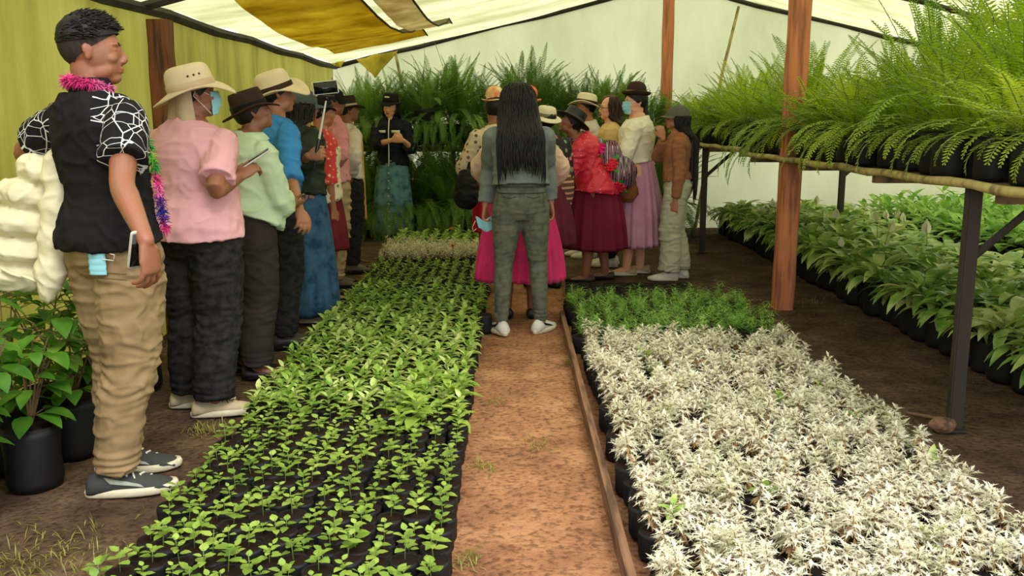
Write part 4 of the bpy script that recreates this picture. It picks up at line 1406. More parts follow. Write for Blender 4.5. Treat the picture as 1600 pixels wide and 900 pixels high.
mb = MB(); ribbon(mb, [c + Vector((-.0, -.08, .10)), b.o + b.sp(1.15, -.15, -.06), b.o + b.sp(1.325, -.135, 0), b.o + b.sp(1.15, -.16, .10), c + Vector((0, .08, .10))], .03, Vector((1, 0, 0))); mb.build('strap', M_bag, o)

# --- 12 cream bucket hat and flowered shawl
b = Body(.27, 7.55, 1.46, yaw=.5, hyaw=.6, hpitch=-.25, wide=1.15, deep=1.1, arms=(None, dict(eo=(.2, .1, -1), wo=(-.2, .6, -.6))))
r = person('woman in small cream bucket hat with red flowered shawl', b, M_sk1, .009)
hair_short(b, r)
M_shfl = floral('black_red_floral_shawl', (34, 26, 30), [(214, 40, 70), (226, 90, 130), (60, 130, 60), (220, 200, 180)], 17)
shirt(b, r, M_shfl, z0=1.0, inf=.036, sleeve=1.2, seed=24, sleeve_end=.03, vox=.011)
mb = MB()
mb.tube([b.sp(1.05, .10, -.06), b.sp(.92, .14, -.07), b.sp(.78, .15, -.06)], [(.09, .07), (.10, .08), (.085, .07)], 16, side=b.R)
M_strp = aguayo('brown_striped_wool', (3, 3, 26))
def stripes(name, c1, c2, sc, ax=2):
    m, nt, bs = nodes(name)
    w = N(nt, 'ShaderNodeTexWave', Scale=float(sc), Distortion=2.0, bands_direction='XYZ'[ax]); nt.links.new(coords(nt), w.inputs['Vector'])
    nt.links.new(ramp(nt, w.outputs['Fac'], [(.6, srgb(*c1)), (.75, srgb(*c2))]), bs.inputs['Base Color']); bs.inputs['Roughness'].default_value = .95
    return m
mb.remesh('poncho', stripes('brown_pink_stripes', (92, 60, 50), (196, 140, 120), 7), r, .011, 3, folds(.008, seed=4))
skirt(b, r, fabric('plum_skirt', (98, 34, 52), sheen=.05), .98, .40, .15, .28, 18, .012)
M_cream = fabric('cream_cotton', (222, 208, 180), .06)
hat(b, r, M_cream, 'bucket', (.084, .094), .135, .085, .02, .015, .045, tilt=.05, band=fabric('olive_band', (120, 116, 84)))
for i in (0, 1): shoe(b, i, r, M_dkshoe, M_blk, low=True)

# --- 14 woman leaning in, black hat, carrying cloth, red jacket, maroon skirt
b14 = b = Body(.70, 7.88, 1.46, yaw=PI / 2 - .1, hyaw=PI / 2 + .1, hpitch=-.45, wide=1.2, deep=1.35, lean=(0, .27), feet=((-.09, .07, .1), (.10, -.10, .1)),
         arms=(dict(eo=(-.15, .5, -1), wo=(.2, .9, .2)), dict(eo=(.12, .45, -1), wo=(-.3, .9, .15))))
r = person('woman leaning forward in tilted black hat, red jacket and maroon skirt with striped carrying cloth', b, M_sk1, .0065)
eyes(b, r)
def redsparkle():
    m, nt, bs = nodes('red_sequin_knit')
    v = N(nt, 'ShaderNodeTexVoronoi', Scale=34.0); nt.links.new(coords(nt), v.inputs['Vector'])
    nt.links.new(ramp(nt, v.outputs['Distance'], [(0.10, srgb(240, 150, 150)), (0.2, srgb(204, 32, 58))]), bs.inputs['Base Color']); bs.inputs['Roughness'].default_value = .5
    return m
shirt(b, r, redsparkle(), z0=.84, inf=.034, flare=.035, sleeve=1.75, amp=.010, seed=25, sleeve_end=.02, vox=.009)
skirt(b, r, fabric('maroon_wool', (112, 30, 52), .2, sheen=.0, sc=4), .98, .31, .16, .26, 14, .012, depth=1.15)
hair_short(b, r)
mb = MB()
for sg in (-1, 1): mb.tube([b.H(sg * .03, -.09, -.01), b.H(sg * .045, -.10, -.10), b.sp(1.22, sg * .05, -.13), b.sp(1.08, sg * .05, -.15)], [.016, .014, .012, .006], 8)
mb.build('braid', M_hair, r)
M_bhat = plain('black_glossy_hat', (16, 16, 18), .5)
hat(b, r, M_bhat, 'flat', (.092, .104), .168, .100, .0, .006, .045, tilt=-.10, roll=.1, band=plain('black_satin', (44, 46, 50), .3))
M_agu = aguayo()
mb = MB()
c1, c2 = b.sp(1.16, .02, -.20), b.sp(1.02, .0, -.27)
mb.ell(c1, (.13, .14, .16)); mb.ell(c2, (.14, .17, .15)); mb.ell(b.sp(1.27, .02, -.10), (.12, .13, .09)); mb.ell(b.sp(1.30, .0, .04), (.11, .10, .06))
for sg in (-1, 1): mb.tube([b.sp(1.30, sg * .15, -.02), b.sp(1.27, sg * .14, .08), b.sp(1.18, sg * .07, .15), b.sp(1.10, 0, .165)], [(.06, .03), (.05, .03), (.05, .025), (.04, .03)], 10, side=b.F)
mb.tube([b.sp(1.24, .15, -.02), b.sp(1.10, .17, -.10), b.sp(.98, .15, -.18)], [(.07, .04), (.09, .04), (.07, .03)], 10, side=b.F)
ag = mb.remesh('carrying_cloth', M_agu, None, .009, 4, folds(.010, (10, 10, 10), seed=6)); ag.location = b.o
tag(ag, 'striped woven carrying cloth with pink roses tied on the back of the leaning woman', 'carrying cloth')
M_rosep, M_roser, M_lfg = fabric('rose_pink', (226, 40, 130), .2), fabric('rose_red', (214, 44, 66), .2), fabric('embroidery_green', (60, 140, 64), .2)
for (px, py, m_) in ((940, 234, M_rosep), (955, 258, M_roser), (966, 292, M_roser)):
    # a rose with petals sits on the cloth surface facing the aisle
    o0 = Vector((0, 0, CAM_H)); dd = ray(px, py).normalized()
    ok, loc, nr, _ = ag.ray_cast(o0 - ag.location, dd)
    if not ok: continue
    nr = nr.normalized(); t_ = nr.cross(Z).normalized(); u_ = nr.cross(t_)
    mb = MB()
    for ring_, rr, cnt in ((0, .008, 3), (1, .022, 6), (2, .036, 9)):
        for k in range(cnt):
            a = 2 * PI * k / cnt + ring_
            mb.ell(loc + (t_ * math.cos(a) + u_ * math.sin(a)) * rr * 1.35 + nr * (.012 - .003 * ring_), (.021, .021, .013), None, 8, 6)
    f_ = mb.build('rose', m_, ag)
    mb = MB()
    for a in (.6, 2.4, 4.2, 5.2):
        dl = t_ * math.cos(a) + u_ * math.sin(a)
        mb.leaf(loc + dl * .046 + nr * .008, dl, nr, .055, .022, 0, .1)
    q = mb.build('rose_leaf', M_lfg, f_); q.modifiers.new('t', 'SOLIDIFY').thickness = .003
M_sand = plain('brown_sandal', (70, 48, 36), .6)
for i in (0, 1): shoe(b, i, r, M_sand, M_blk, low=True)

# --- 15 long brown hair, glasses, yellow-beige top
b = Body(.92, 8.75, 1.58, yaw=PI / 2 - .2, hyaw=PI / 2 + .15, hpitch=-.05, arms=(None, None))
r = person('woman with long brown hair and dark glasses in pale yellow top', b, M_sk3, .008)
eyes(b, r)
shirt(b, r, fabric('pale_yellow_knit', (214, 176, 122), .08), z0=.93, inf=.022, sleeve=1.2, seed=26, vox=.011)
trousers(b, r, M_jeanblk, zt=.95, vox=.012)
hair_long(b, r, 1.16, .09, mat=M_hairb, n=240, hf=.88)
mb = MB()
for sg in (-1, 1): mb.tube([b.H(sg * .030 + .022 * math.cos(a) * 1, .090, -.001 + .016 * math.sin(a)) for a in [2 * PI * k / 14 for k in range(15)]], [.002] * 15, 5); mb.tube([b.H(sg * .052, .088, .003), b.H(sg * .074, .05, .006), b.H(sg * .078, .0, .004)], [.0025] * 3, 5)
mb.build('glasses', M_phoned, r)
for i in (0, 1): shoe(b, i, r, M_whsn, M_sole)

# --- 16 cream hat, white shirt further back
b = Body(.74, 9.35, 1.60, yaw=PI / 2 + .3, hyaw=PI / 2 + .2, hpitch=-.05, arms=(None, None))
r = person('person in wide cream hat with dark band and white shirt behind the leaning woman', b, M_sk2, .009)
hair_short(b, r)
shirt(b, r, M_offw, z0=.90, inf=.024, sleeve=1.8, seed=27, vox=.011)
trousers(b, r, M_dktr, zt=.95, vox=.012)
hat(b, r, M_cream, 'bucket', (.092, .104), .17, .10, .01, .022, .045, tilt=-.12, band=M_darkhat, wph=.5)
for i in (0, 1): shoe(b, i, r, M_whsn, M_sole)

# --- 18 small brown hat far behind
b = Body(1.02, 9.75, 1.60, yaw=PI / 2, hyaw=PI / 2 + .2, arms=(None, None))
r = person('person in small brown hat almost hidden behind the long brown hair', b, M_sk2, .010)
hair_short(b, r)
shirt(b, r, M_dktr, z0=.90, inf=.024, sleeve=1.8, seed=28, vox=.012)
trousers(b, r, M_jeanblk, zt=.95, vox=.012)
hat(b, r, fabric('tan_brown_felt', (104, 78, 52)), 'bowler', (.084, .095), .125, .09, .0, .01, .045, band=M_darkhat)
for i in (0, 1): shoe(b, i, r, M_boot, M_blk)

# --- 17 woman in bowler hat, mask, white jumper, lilac skirt
b = Body(1.09, 8.25, 1.63, yaw=PI / 2 - .25, hyaw=PI / 2 + .25, hpitch=.0, wide=1.12, deep=1.2,
         feet=((-.09, .05, .1), (.08, -.05, -.1)), arms=(dict(eo=(-.3, .3, -1), wo=(.4, 1, .1)), dict(e=(985, 240), w=(958, 236), se=-1, sw=-1, curl=.8)))
r = person('tall woman in brown bowler hat, blue face mask, white jumper and lilac tiered skirt', b, M_sk3, .006)
eyes(b, r)
M_wh = fabric('white_knit', (226, 216, 196), .06, sc=10)
shirt(b, r, M_wh, z0=.97, inf=.026, amp=.006, sleeves=(1.6, 1.12), seed=29, sleeve_end=.014, vox=.008, flare=.0)
skirt(b, r, fabric('lilac_cloth', (188, 134, 158), .12, .7, sc=8, sheen=.05), .99, .26, .15, .265, 20, .011, depth=.95, tiers=(.52, .58, .64, .70))
hair_short(b, r)
mb = MB(); mb.tube([b.H(.02, -.10, .0), b.H(.02, -.105, -.08), b.sp(1.28, .03, -.12), b.sp(1.18, .03, -.13)], [.028, .024, .018, .010], 10); mb.build('hair_tail', M_hair, r)
hat(b, r, M_darkhat, 'bowler', (.078, .086), .122, .105, .0, .006, .075, tilt=-.05, band=fabric('beaded_band', (150, 110, 96)), upcurl=.022)
facemask(b, r, M_maskblue)
M_flat = plain('tan_flat_shoe', (182, 152, 110), .6)
for i in (0, 1): shoe(b, i, r, M_flat, M_sole, low=True)
mb = MB(); c = Vector((.98, 8.0, .83))
mb.ell(c, (.085, .09, .15)); mb.ell(c + Vector((.01, 0, -.07)), (.10, .10, .10))
o = mb.remesh('hand_bag', fabric('brown_suede', (128, 80, 48), .2), None, .009, 3, folds(.010, seed=8)); tag(o, 'brown fabric bag hanging at the side of the woman in the bowler hat', 'bag')
mb = MB(); ribbon(mb, [c + Vector((0, 0, .12)), c + Vector((-.02, .02, .24)), b.o + b.arm[1][1] + Vector((-.04, 0, .03))], .03, Vector((0, 1, 0))); mb.build('strap', fabric('tan_strap', (150, 100, 60)), o)

# --- 19 woman in grey cap with very long hair
b = Body(1.405, 7.97, 1.48, yaw=PI / 2 - .15, hyaw=PI / 2 + .05, hpitch=-.15, deep=1.05, feet=((-.08, .05, 0), (.08, -.05, -.2)),
         arms=(None, dict(e=(1026, 248), w=(1036, 217), se=-1, sw=-1, curl=.55, hd=(0, .3, 1), th=(-.2, 1, .2))))
r = person('young woman in grey cap, tan top and light grey sweatpants, hand at her mouth', b, M_sk2, .006)
eyes(b, r)
shirt(b, r, fabric('tan_ribbed_knit', (150, 98, 70), .14, sc=12), z0=.93, inf=.018, amp=.006, sleeve=1.9, sleeve_end=0, seed=31, vox=.008)
t19 = trousers(b, r, fabric('pale_grey_fleece', (176, 172, 148), .07, sc=9), zt=.985, amp=.007, inf=.014, prof=[(0, .098), (.4, .094), (1, .084), (1.5, .082), (2, .088)], vox=.008, sc=(6, 6, 11), seed=5)
hair_long(b, r, .86, .07, n=460, wavy=.6, htop=.025, hf=.9)
cap(b, r, fabric('grey_wash_cap', (96, 96, 88), .2), tilt=.12)
for i in (0, 1): shoe(b, i, r, M_whsn, M_sole)
print('people done', len(bpy.data.objects))
# ------------------------------------------------------------ shelves and kerb
random.seed(21)
M_board = woodmat('shelf_board_wood', (120, 96, 60), (74, 56, 36), (6, 1.2, 6))
M_steel = plain('dark_angle_steel', (58, 48, 40), .7, .2)
M_kerb = woodmat('red_earth_board', (124, 88, 64), (84, 58, 42), (20, 1.5, 20))
ZS = 1.10


def shelf(name, x0, x1, y0, y1, posts, label, z=ZS, bam=True, backlegs=True):
    root = empty(name, (x0, y0, 0)); o = Vector((x0, y0, 0))
    tag(root, label, 'shelf')
    n = int((x1 - x0) / .16)
    for k in range(n):
        a = x0 + (x1 - x0) * k / n
        mb = MB(); mb.box(Vector((a + .07, (y0 + y1) / 2, z - .015)) - o, (.13, y1 - y0, .022)); mb.build('board', M_board, root, False)
    y = y0 + .1
    while y < y1:
        mb = MB(); mb.box(Vector(((x0 + x1) / 2, y, z - .05)) - o, (x1 - x0, .05, .045)); mb.build('crosspiece', M_board, root, False)
        y += (y1 - y0 - .2) / max(2, int((y1 - y0) / 1.2))
    if bam:
        mb = MB(); P = []
        K = int((y1 - y0) / .22)
        for k in range(K + 1):
            P.append(Vector((x0 - .027 + .006 * math.sin(k), y0 + (y1 - y0) * k / K, z - .01 + .006 * math.sin(k * 1.9))) - o)
        mb.tube(P, [.019 if k % 2 else .022 for k in range(K + 1)], 10)
        mb.build('bamboo_edge', M_bam, root)
    for (py, px_) in posts:
        for xx in ((px_, x1 - .05) if backlegs else (px_,)):
            mb = MB(); h = z - .03
            c = Vector((xx, py, h / 2)) - o
            mb.box(c + Vector((0, -.018, 0)), (.062, .006, h)); mb.box(c + Vector((-.022, 0, 0)), (.006, .05, h))
            mb.box(c + Vector((0, 0, -h / 2 + .006)), (.09, .08, .012))
            mb.build('leg', M_steel, root, False)
            mb = MB(); mb.tube([Vector((xx, py + .01, z - .35)) - o, Vector((xx + .32, py + .01, z - .06)) - o], [(.018, .006)] * 2, 6, rnd0=False, rnd1=False)
            mb.build('brace', M_steel, root, False)
    return root


shelf('plant_shelf', 1.93, 3.45, 2.3, 7.65, ((3.95, 1.96),), 'long bamboo edged shelf of ferns on the right nearest us')
shelf('plant_shelf', 1.93, 3.45, 7.85, 11.8, ((9.61, 1.98),), 'further bamboo edged fern shelf by the back wall on the right', z=ZS + .03)
shelf('plant_shelf', -2.1, 1.75, 11.35, 11.82, ((11.5, -2.05), (11.5, -.72), (11.5, .70)), 'back shelf of ferns behind the speaking woman', z=1.06, bam=False, backlegs=False)
mb = MB(); mb.box((.345, 4.1, .025), (.028, 4.4, .075)); o = mb.build('kerb_board', M_kerb, smooth=False)
tag(o, 'long reddish board set on edge between the earth path and the white plants', 'board')

# ------------------------------------------------------------ plants
M_poly = plain('black_poly_bag', (26, 25, 26), .6, spec=.3)
M_soil = plain('dark_potting_soil', (38, 27, 22), .95, spec=.1)
M_stem = plain('green_stem', (110, 130, 60), .6)
M_stemb = plain('brown_stem', (110, 84, 54), .8)
M_l1 = leafmat('seedling_leaf', [(104, 136, 46), (146, 176, 66), (184, 204, 96)], wscale=14)
M_l2 = leafmat('glossy_seedling_leaf', [(90, 138, 44), (144, 182, 68), (194, 214, 116), (232, 234, 172)], .3, .35, .8, 18)
M_l3 = leafmat('fine_green_leaf', [(100, 156, 56), (150, 196, 84), (196, 224, 124)], wscale=12)
M_silver = leafmat('silver_white_leaf', [(204, 202, 164), (232, 226, 202), (244, 240, 224)], .7, .25, .2, 10)
M_dry = leafmat('dry_tan_leaf', [(104, 74, 44), (150, 116, 72), (184, 156, 104)], .8, .2, .2, 12)
M_lily = leafmat('lily_leaf', [(90, 138, 52), (148, 184, 84), (204, 218, 130), (232, 234, 176)], .33, .3, .7, 9)
M_spathe = leafmat('cream_spathe', [(232, 230, 190), (246, 242, 214)], .5, .4, .3)
M_fern = leafmat('bright_fern_leaf', [(110, 146, 26), (160, 186, 40), (200, 212, 66)], .5, .5, .3, 2.5)
M_ferd = leafmat('deep_fern_leaf', [(60, 94, 32), (98, 138, 50), (148, 178, 78)], .45, .4, .4, 2.5)
M_shrub = leafmat('shrub_leaf', [(48, 96, 26), (82, 134, 36), (130, 168, 60)], .4, .35, .5, 9)


def bag(mb, r, h, c=(0, 0, 0), n=12, soil=1):
    c = Vector(c)
    R = []
    for z, k in ((0, .92), (h * .12, 1.0), (h * .5, .98), (h * .85, 1.02), (h, .98)):
        R.append([c + Vector((r * k * (1 + .03 * math.sin(3 * a + z * 40) + .02 * math.sin(7 * a - z * 60)) * math.cos(a), r * k * (1 + .03 * math.sin(3 * a + z * 40)) * math.sin(a), z)) for a in [2 * PI * j / n for j in range(n)]])
    R.append([c + Vector((r * .93 * math.cos(a), r * .93 * math.sin(a), h * .955)) for a in [2 * PI * j / n for j in range(n)]])
    mb.rings(R, True, False)
    q = mb.cur; mb.cur = soil
    mb.rings([[c + Vector((r * .93 * math.cos(a), r * .93 * math.sin(a), h * .955)) for a in [2 * PI * j / n for j in range(n)]], [c + Vector((r * .3 * math.cos(a), r * .3 * math.sin(a), h * .98)) for a in [2 * PI * j / n for j in range(n)]]], False, True)
    mb.cur = q


def dirv(a, el):
    return Vector((math.cos(a) * math.cos(el), math.sin(a) * math.cos(el), math.sin(el)))


def fol_seedling(mb, z0, big=1.0):
    """short stem with rounded leaves"""
    h = rnd(.035, .07) * big; top = Vector((rnd(-.008, .008), rnd(-.008, .008), z0 + h))
    mb.cur = 1; mb.tube([(0, 0, z0 - .01), top], [.0016, .0012], 4, rnd0=False, rnd1=False); mb.cur = 0
    a0 = rnd(0, 6)
    for k in range(random.randint(5, 8)):
        a = a0 + k * 2.4; t = k / 7
        p = Vector((0, 0, z0 - .01)).lerp(top, .5 + .5 * t)
        L = rnd(.017, .028) * big * (1.1 - .3 * t)
        d = dirv(a, .15 + .6 * t)
        mb.leaf(p + d * .006, d, Z, L, L * .42, rnd(.1, .6), .15)


def fol_leafy(mb, z0, big=1.0):
    a0 = rnd(0, 6); h = rnd(.04, .09) * big
    mb.cur = 1; mb.tube([(0, 0, z0 - .01), (0, 0, z0 + h)], [.002, .0015], 4, rnd0=False, rnd1=False); mb.cur = 0
    n = random.randint(8, 11)
    for k in range(n):
        a = a0 + k * 2.4; t = k / n
        L = rnd(.05, .085) * big * (1.1 - .4 * t)
        mb.leaf(Vector((0, 0, z0 + h * t)), dirv(a, .25 + .8 * t), Z, L, L * rnd(.2, .27), rnd(.4, 1.1), .3)


def lobed(mb, p, d, L, w):
    """narrow deeply cut leaf: a rib with finger lobes"""
    side = d.cross(Z); side = side.normalized() if side.length > .01 else Vector((1, 0, 0))
    mb.leaf(p, d, Z, L, w * .17, .7, .1, 2)
    for k in range(1, 4):
        q = p + d * (L * k / 4.4) - Z * (.05 * L * k)
        for sg in (-1, 1):
            dd = (d * .7 + side * sg + Z * rnd(-.2, .4)).normalized()
            mb.leaf(q, dd, Z, L * (.50 - .07 * k), w * .14, .5, .1, 1)


def fol_silver(mb, z0, big=1.0):
    n = random.randint(2, 5)
    for s_ in range(n):
        a = rnd(0, 6.3); r = rnd(.01, .055); h = rnd(.03, .085) * big
        top = Vector((r * math.cos(a), r * math.sin(a), z0 + h))
        mb.cur = 1; mb.tube([(0, 0, z0 - .01), top * .5 + Vector((0, 0, z0 * .5)), top], [.0018, .0016, .0012], 4, rnd0=False, rnd1=False)
        for k in range(10):
            t = rnd(.1, .75)
            mb.leaf(Vector((0, 0, z0)).lerp(top, t), dirv(rnd(0, 6.3), rnd(-.7, .3)), Z, rnd(.02, .045), rnd(.003, .007), 1.1, .2, 2)
        mb.cur = 0
        for k in range(13):
            t = k / 13
            lobed(mb, Vector((0, 0, z0)).lerp(top, .55 + .45 * t), dirv(a + k * 2.4, -.1 + 1.25 * t), rnd(.024, .037) * big * (1.1 - .35 * t), .022 * big)


def fol_fine(mb, z0, big=1.0):
    for s_ in range(9):
        a = rnd(0, 6.3); r = rnd(0, .04); h = rnd(.05, .09) * big
        top = Vector((r * math.cos(a), r * math.sin(a), z0 + h))
        for k in range(6):
            mb.leaf(Vector((0, 0, z0)).lerp(top, .3 + .7 * k / 6), dirv(a + k * 2.4, rnd(-.2, .8)), Z, rnd(.022, .038) * big, .0065, .3, .2, 1)


def fol_lily(mb, z0, big=1.0, flowers=0):
    n = random.randint(20, 26); a0 = rnd(0, 6)
    for k in range(n):
        a = a0 + k * 2.4; t = k / n
        st = rnd(.06, .13) * big; el = .55 + .75 * t
        b = Vector((rnd(-.02, .02), rnd(-.02, .02), z0)); d = dirv(a, el)
        e = b + d * st
        mb.cur = 1; mb.tube([b, e], [.003, .002], 4, rnd0=False, rnd1=False); mb.cur = 0
        L = rnd(.15, .22) * big
        mb.leaf(e, dirv(a, el - .25), Z, L, L * rnd(.15, .20), rnd(.9, 1.9), .3, 5)
    for k in range(flowers):
        a = rnd(0, 6.3); h = rnd(.20, .27) * big; e = Vector((.06 * math.cos(a), .06 * math.sin(a), z0 + h))
        mb.cur = 1; mb.tube([(0, 0, z0), e], [.003, .0025], 5, rnd0=False, rnd1=False)
        mb.cur = 2; mb.leaf(e, dirv(a, 1.2), dirv(a, 0), .085 * big, .030 * big, .1, .7, 5)
        mb.tube([e, e + Z * .045], [.006, .005], 6)
    mb.cur = 0


def frond(mb, base, a, L, el, curl, w=.04, gap=.017):
    """arching fern frond with paired narrow leaflets"""
    d = dirv(a, el); p = Vector(base); n = int(L / gap)
    P = [p.copy()]
    sw = rnd(-.25, .25) / n
    for i in range(n):
        e2 = el - curl * (i / n) ** 1.5
        d = dirv(a + sw * i, e2)
        p = p + d * gap
        P.append(p.copy())
        if i > n * .12:
            t = i / n
            ww = w * (math.sin(PI * min(1, t * 1.02)) ** .6) * rnd(.88, 1.08) + .004
            side = Vector((-math.sin(a), math.cos(a), 0))
            up = side.cross(d) * -1
            for sg in (-1, 1):
                q = (side * sg + d * .32 + up * rnd(-.05, .25) - Z * .12).normalized()
                s2 = d * (gap * .38)
                tip = p + q * ww
                m1 = p + q * ww * .45
                mb.add([p - s2 * .5, m1 - s2 * .9, tip, m1 + s2 * .9], [(0, 1, 2, 3)])
    st = max(1, n // 8)
    c = mb.cur; mb.cur = 1
    mb.tube(P[::st] + [P[-1]], [.0022] * (len(P[::st])) + [.0006], 4, rnd0=False, rnd1=False)
    mb.cur = c


def fol_fern(mb, z0, L=.5, n=24, side=None, up=1.25, curl=(.5, 1.6), lo=.55, drape=6):
    for k in range(n):
        t = k / n
        a = k * 2.4 + rnd(-.3, .3)
        el = rnd(lo, up); l = L * rnd(.65, 1.15); cu = rnd(*curl)
        if side is not None and k < drape:
            a = side + rnd(-.9, .9); el = rnd(.2, .7); cu = rnd(1.4, 2.3)
        frond(mb, (rnd(-.03, .03), rnd(-.03, .03), z0), a, l, el, cu, w=.030 + .022 * rnd(.4, 1))


def protos(kind, folname, fn, mats, r, h, count, bagm=None, nseg=12, parts=True, **kw):
    """a few different plants of one kind, each an empty with its bag and its foliage"""
    out = []
    for i in range(count):
        b_ = MB(); bag(b_, r, h, n=nseg)
        f_ = MB(); fn(f_, h * .92, **(kw if not callable(kw.get('kw')) else kw['kw'](i)))
        if parts:
            out.append(((b_.mesh('grow_bag', [bagm or M_poly, M_soil])), f_.mesh(folname, mats)))
        else:
            nb = len(b_.v)
            f_.m = [m for m in f_.m]
            b_.v += f_.v; b_.f += [tuple(i_ + nb for i_ in q) for q in f_.f]; b_.m += [m + 2 for m in f_.m]
            out.append((b_.mesh(kind, [bagm or M_poly, M_soil] + list(mats)), None))
    return out


def plant(kind, pr, loc, label, group, cat='plant', sc=1.0, rz=None, folname='foliage'):
    rz = rnd(0, 2 * PI) if rz is None else rz
    if pr[1] is None:
        o = link(kind, pr[0]); o.location = loc; o.rotation_euler = (0, 0, rz); o.scale = (sc,) * 3
        return tag(o, label, cat, group)
    root = empty(kind, loc, rz); root.scale = (sc,) * 3
    tag(root, label, cat, group)
    link('grow_bag', pr[0], root); link(folname, pr[1], root)
    return root


def nth(n):
    w = ['first', 'second', 'third', 'fourth', 'fifth', 'sixth', 'seventh', 'eighth', 'ninth', 'tenth']
    return w[n] if n < 10 else '%d%s' % (n + 1, 'th' if 10 <= n % 100 <= 19 else {0: 'st', 1: 'nd', 2: 'rd'}.get(n % 10, 'th'))


def field(x0, x1, nx, y0, y1, ny, jit=.012, rev=False):
    """rows from near to far; the column is counted from the aisle or path side"""
    pts = []
    for j in range(ny):
        for i in range(nx):
            pts.append((x0 + (x1 - x0) * (i + .5) / nx + rnd(-jit, jit) * .6, y0 + (y1 - y0) * (j + .5) / ny + rnd(-jit, jit) * .6, j, nx - 1 - i if rev else i))
    return pts


def bed(kind, prs, pts, label, group, rest_label=None, rest_name=None, limit=300, sc=(.85, 1.15), folname='foliage', z=0.0, side='path', cat='plant'):
    pts = sorted(pts, key=lambda p: (p[2], p[3]))
    k = 0; rest = []
    for p in pts:
        if k < limit:
            plant(kind, random.choice(prs), (p[0], p[1], z), '%s, %s row back, %s from the %s' % (label, nth(p[2]), nth(p[3]), side), group, cat=cat, sc=rnd(*sc), folname=folname); k += 1
        else: rest.append(p)
    if rest:
        v, f, m = [], [], []
        mats = None
        for p in rest:
            pr = random.choice(prs); a = rnd(0, 6.3); s_ = rnd(*sc); c, s2 = math.cos(a) * s_, math.sin(a) * s_
            off = 0
            for me in pr:
                if me is None: continue
                kx = len(v)
                v += [(q.co.x * c - q.co.y * s2 + p[0], q.co.x * s2 + q.co.y * c + p[1], q.co.z * s_ + z) for q in me.vertices]
                f += [tuple(i + kx for i in q.vertices) for q in me.polygons]
                m += [q.material_index + off for q in me.polygons]
                off += len(me.materials)
            if mats is None: mats = [x for me in pr if me for x in me.materials]
        mb = MB(); mb.v, mb.f, mb.m = v, f, m
        tag(mb.build(rest_name, mats), rest_label, 'plants', kind='stuff')


X0, X1 = -1.17, -.19
P_seed = protos('seedling', 'foliage', lambda m, z: fol_seedling(m, z, 1.25), [M_l1, M_stem], .039, .075, 12)
bed('potted_seedling', P_seed, field(X0, X1, 12, 2.12, 3.95, 24, .016, True), 'small seedling in near left bed', 'small green seedlings at the near end of the left bed', sc=(.75, 1.25))
P_leaf = protos('seedling', 'foliage', lambda m, z: fol_leafy(m, z, .95), [M_l2, M_stem], .040, .08, 10)
bed('leafy_seedling', P_leaf, field(X0 - .03, X1, 12, 3.95, 7.0, 36, .016, True), 'leafy seedling mid left bed', 'leafy seedlings in the middle of the left bed', 'dense leafy seedlings further along the left bed beside the row of people', 'leafy_seedlings', sc=(.85, 1.2))
P_leafb = protos('broadleaf', 'foliage', lambda m, z: fol_leafy(m, z, 1.6), [M_l1, M_stem], .045, .09, 4)
for k in range(11):
    plant('broadleaf_seedling', random.choice(P_leafb), (rnd(-.62, -.22), 3.72 + .07 * k, 0), 'tall broad-leaved light green seedling at the path edge, %s from the near end' % nth(k), 'tall broad-leaved seedlings at the path edge', sc=rnd(.75, 1.1))
P_lite = protos('seedling', 'foliage', lambda m, z: fol_leafy(m, z, .75), [M_l1, M_stem], .042, .09, 5, parts=False)
bed('pale_seedling', P_lite, field(X0 - .05, X1, 12, 7.05, 8.35, 14, rev=True), 'yellow-green seedling far in left bed', 'yellow-green seedlings in the far part of the left bed')
P_silvs = protos('silver', 'foliage', lambda m, z: fol_silver(m, z, 1.3), [M_silver, M_dry], .045, .10, 5, parts=False)
bed('silver_plant', P_silvs, field(X0 - .07, X1 - .02, 12, 8.4, 9.3, 11, rev=True), 'cream-white plant at far left bed', 'cream-white plants at the far end of the left bed')
bed('leafy_plant', protos('seedling', 'foliage', lambda m, z: fol_leafy(m, z, 1.2), [M_l2, M_stem], .05, .10, 4, parts=False), field(X0 - .07, X1, 9, 9.35, 10.35, 8, rev=True), 'green plant near the speaker', 'green leafy plants by the feet of the speaker')
# a red and an orange bloom
M_red = plain('red_petal', (214, 50, 40), .6); M_org = plain('orange_petal', (236, 120, 40), .6)
for (p, m_, lab) in (((-.52, 8.05), M_red, 'single small red flower in the far left bed'), ((-.62, 9.4), M_org, 'single small orange flower near the speaker')):
    root = empty('flower', (p[0], p[1], 0)); tag(root, lab, 'flower')
    mb = MB()
    for k in range(9): mb.leaf(Vector((0, 0, .27)), dirv(k * .7, .4), Z, .035, .012, .3, .1)
    for k in range(6): mb.leaf(Vector((0, 0, .275)), dirv(k * 1.05, .9), Z, .025, .010, .3, .1)
    mb.build('bloom', m_, root)
    mb = MB(); mb.tube([(0, 0, 0), (0, 0, .27)], [.004, .003], 5); mb.build('stem', M_stem, root)

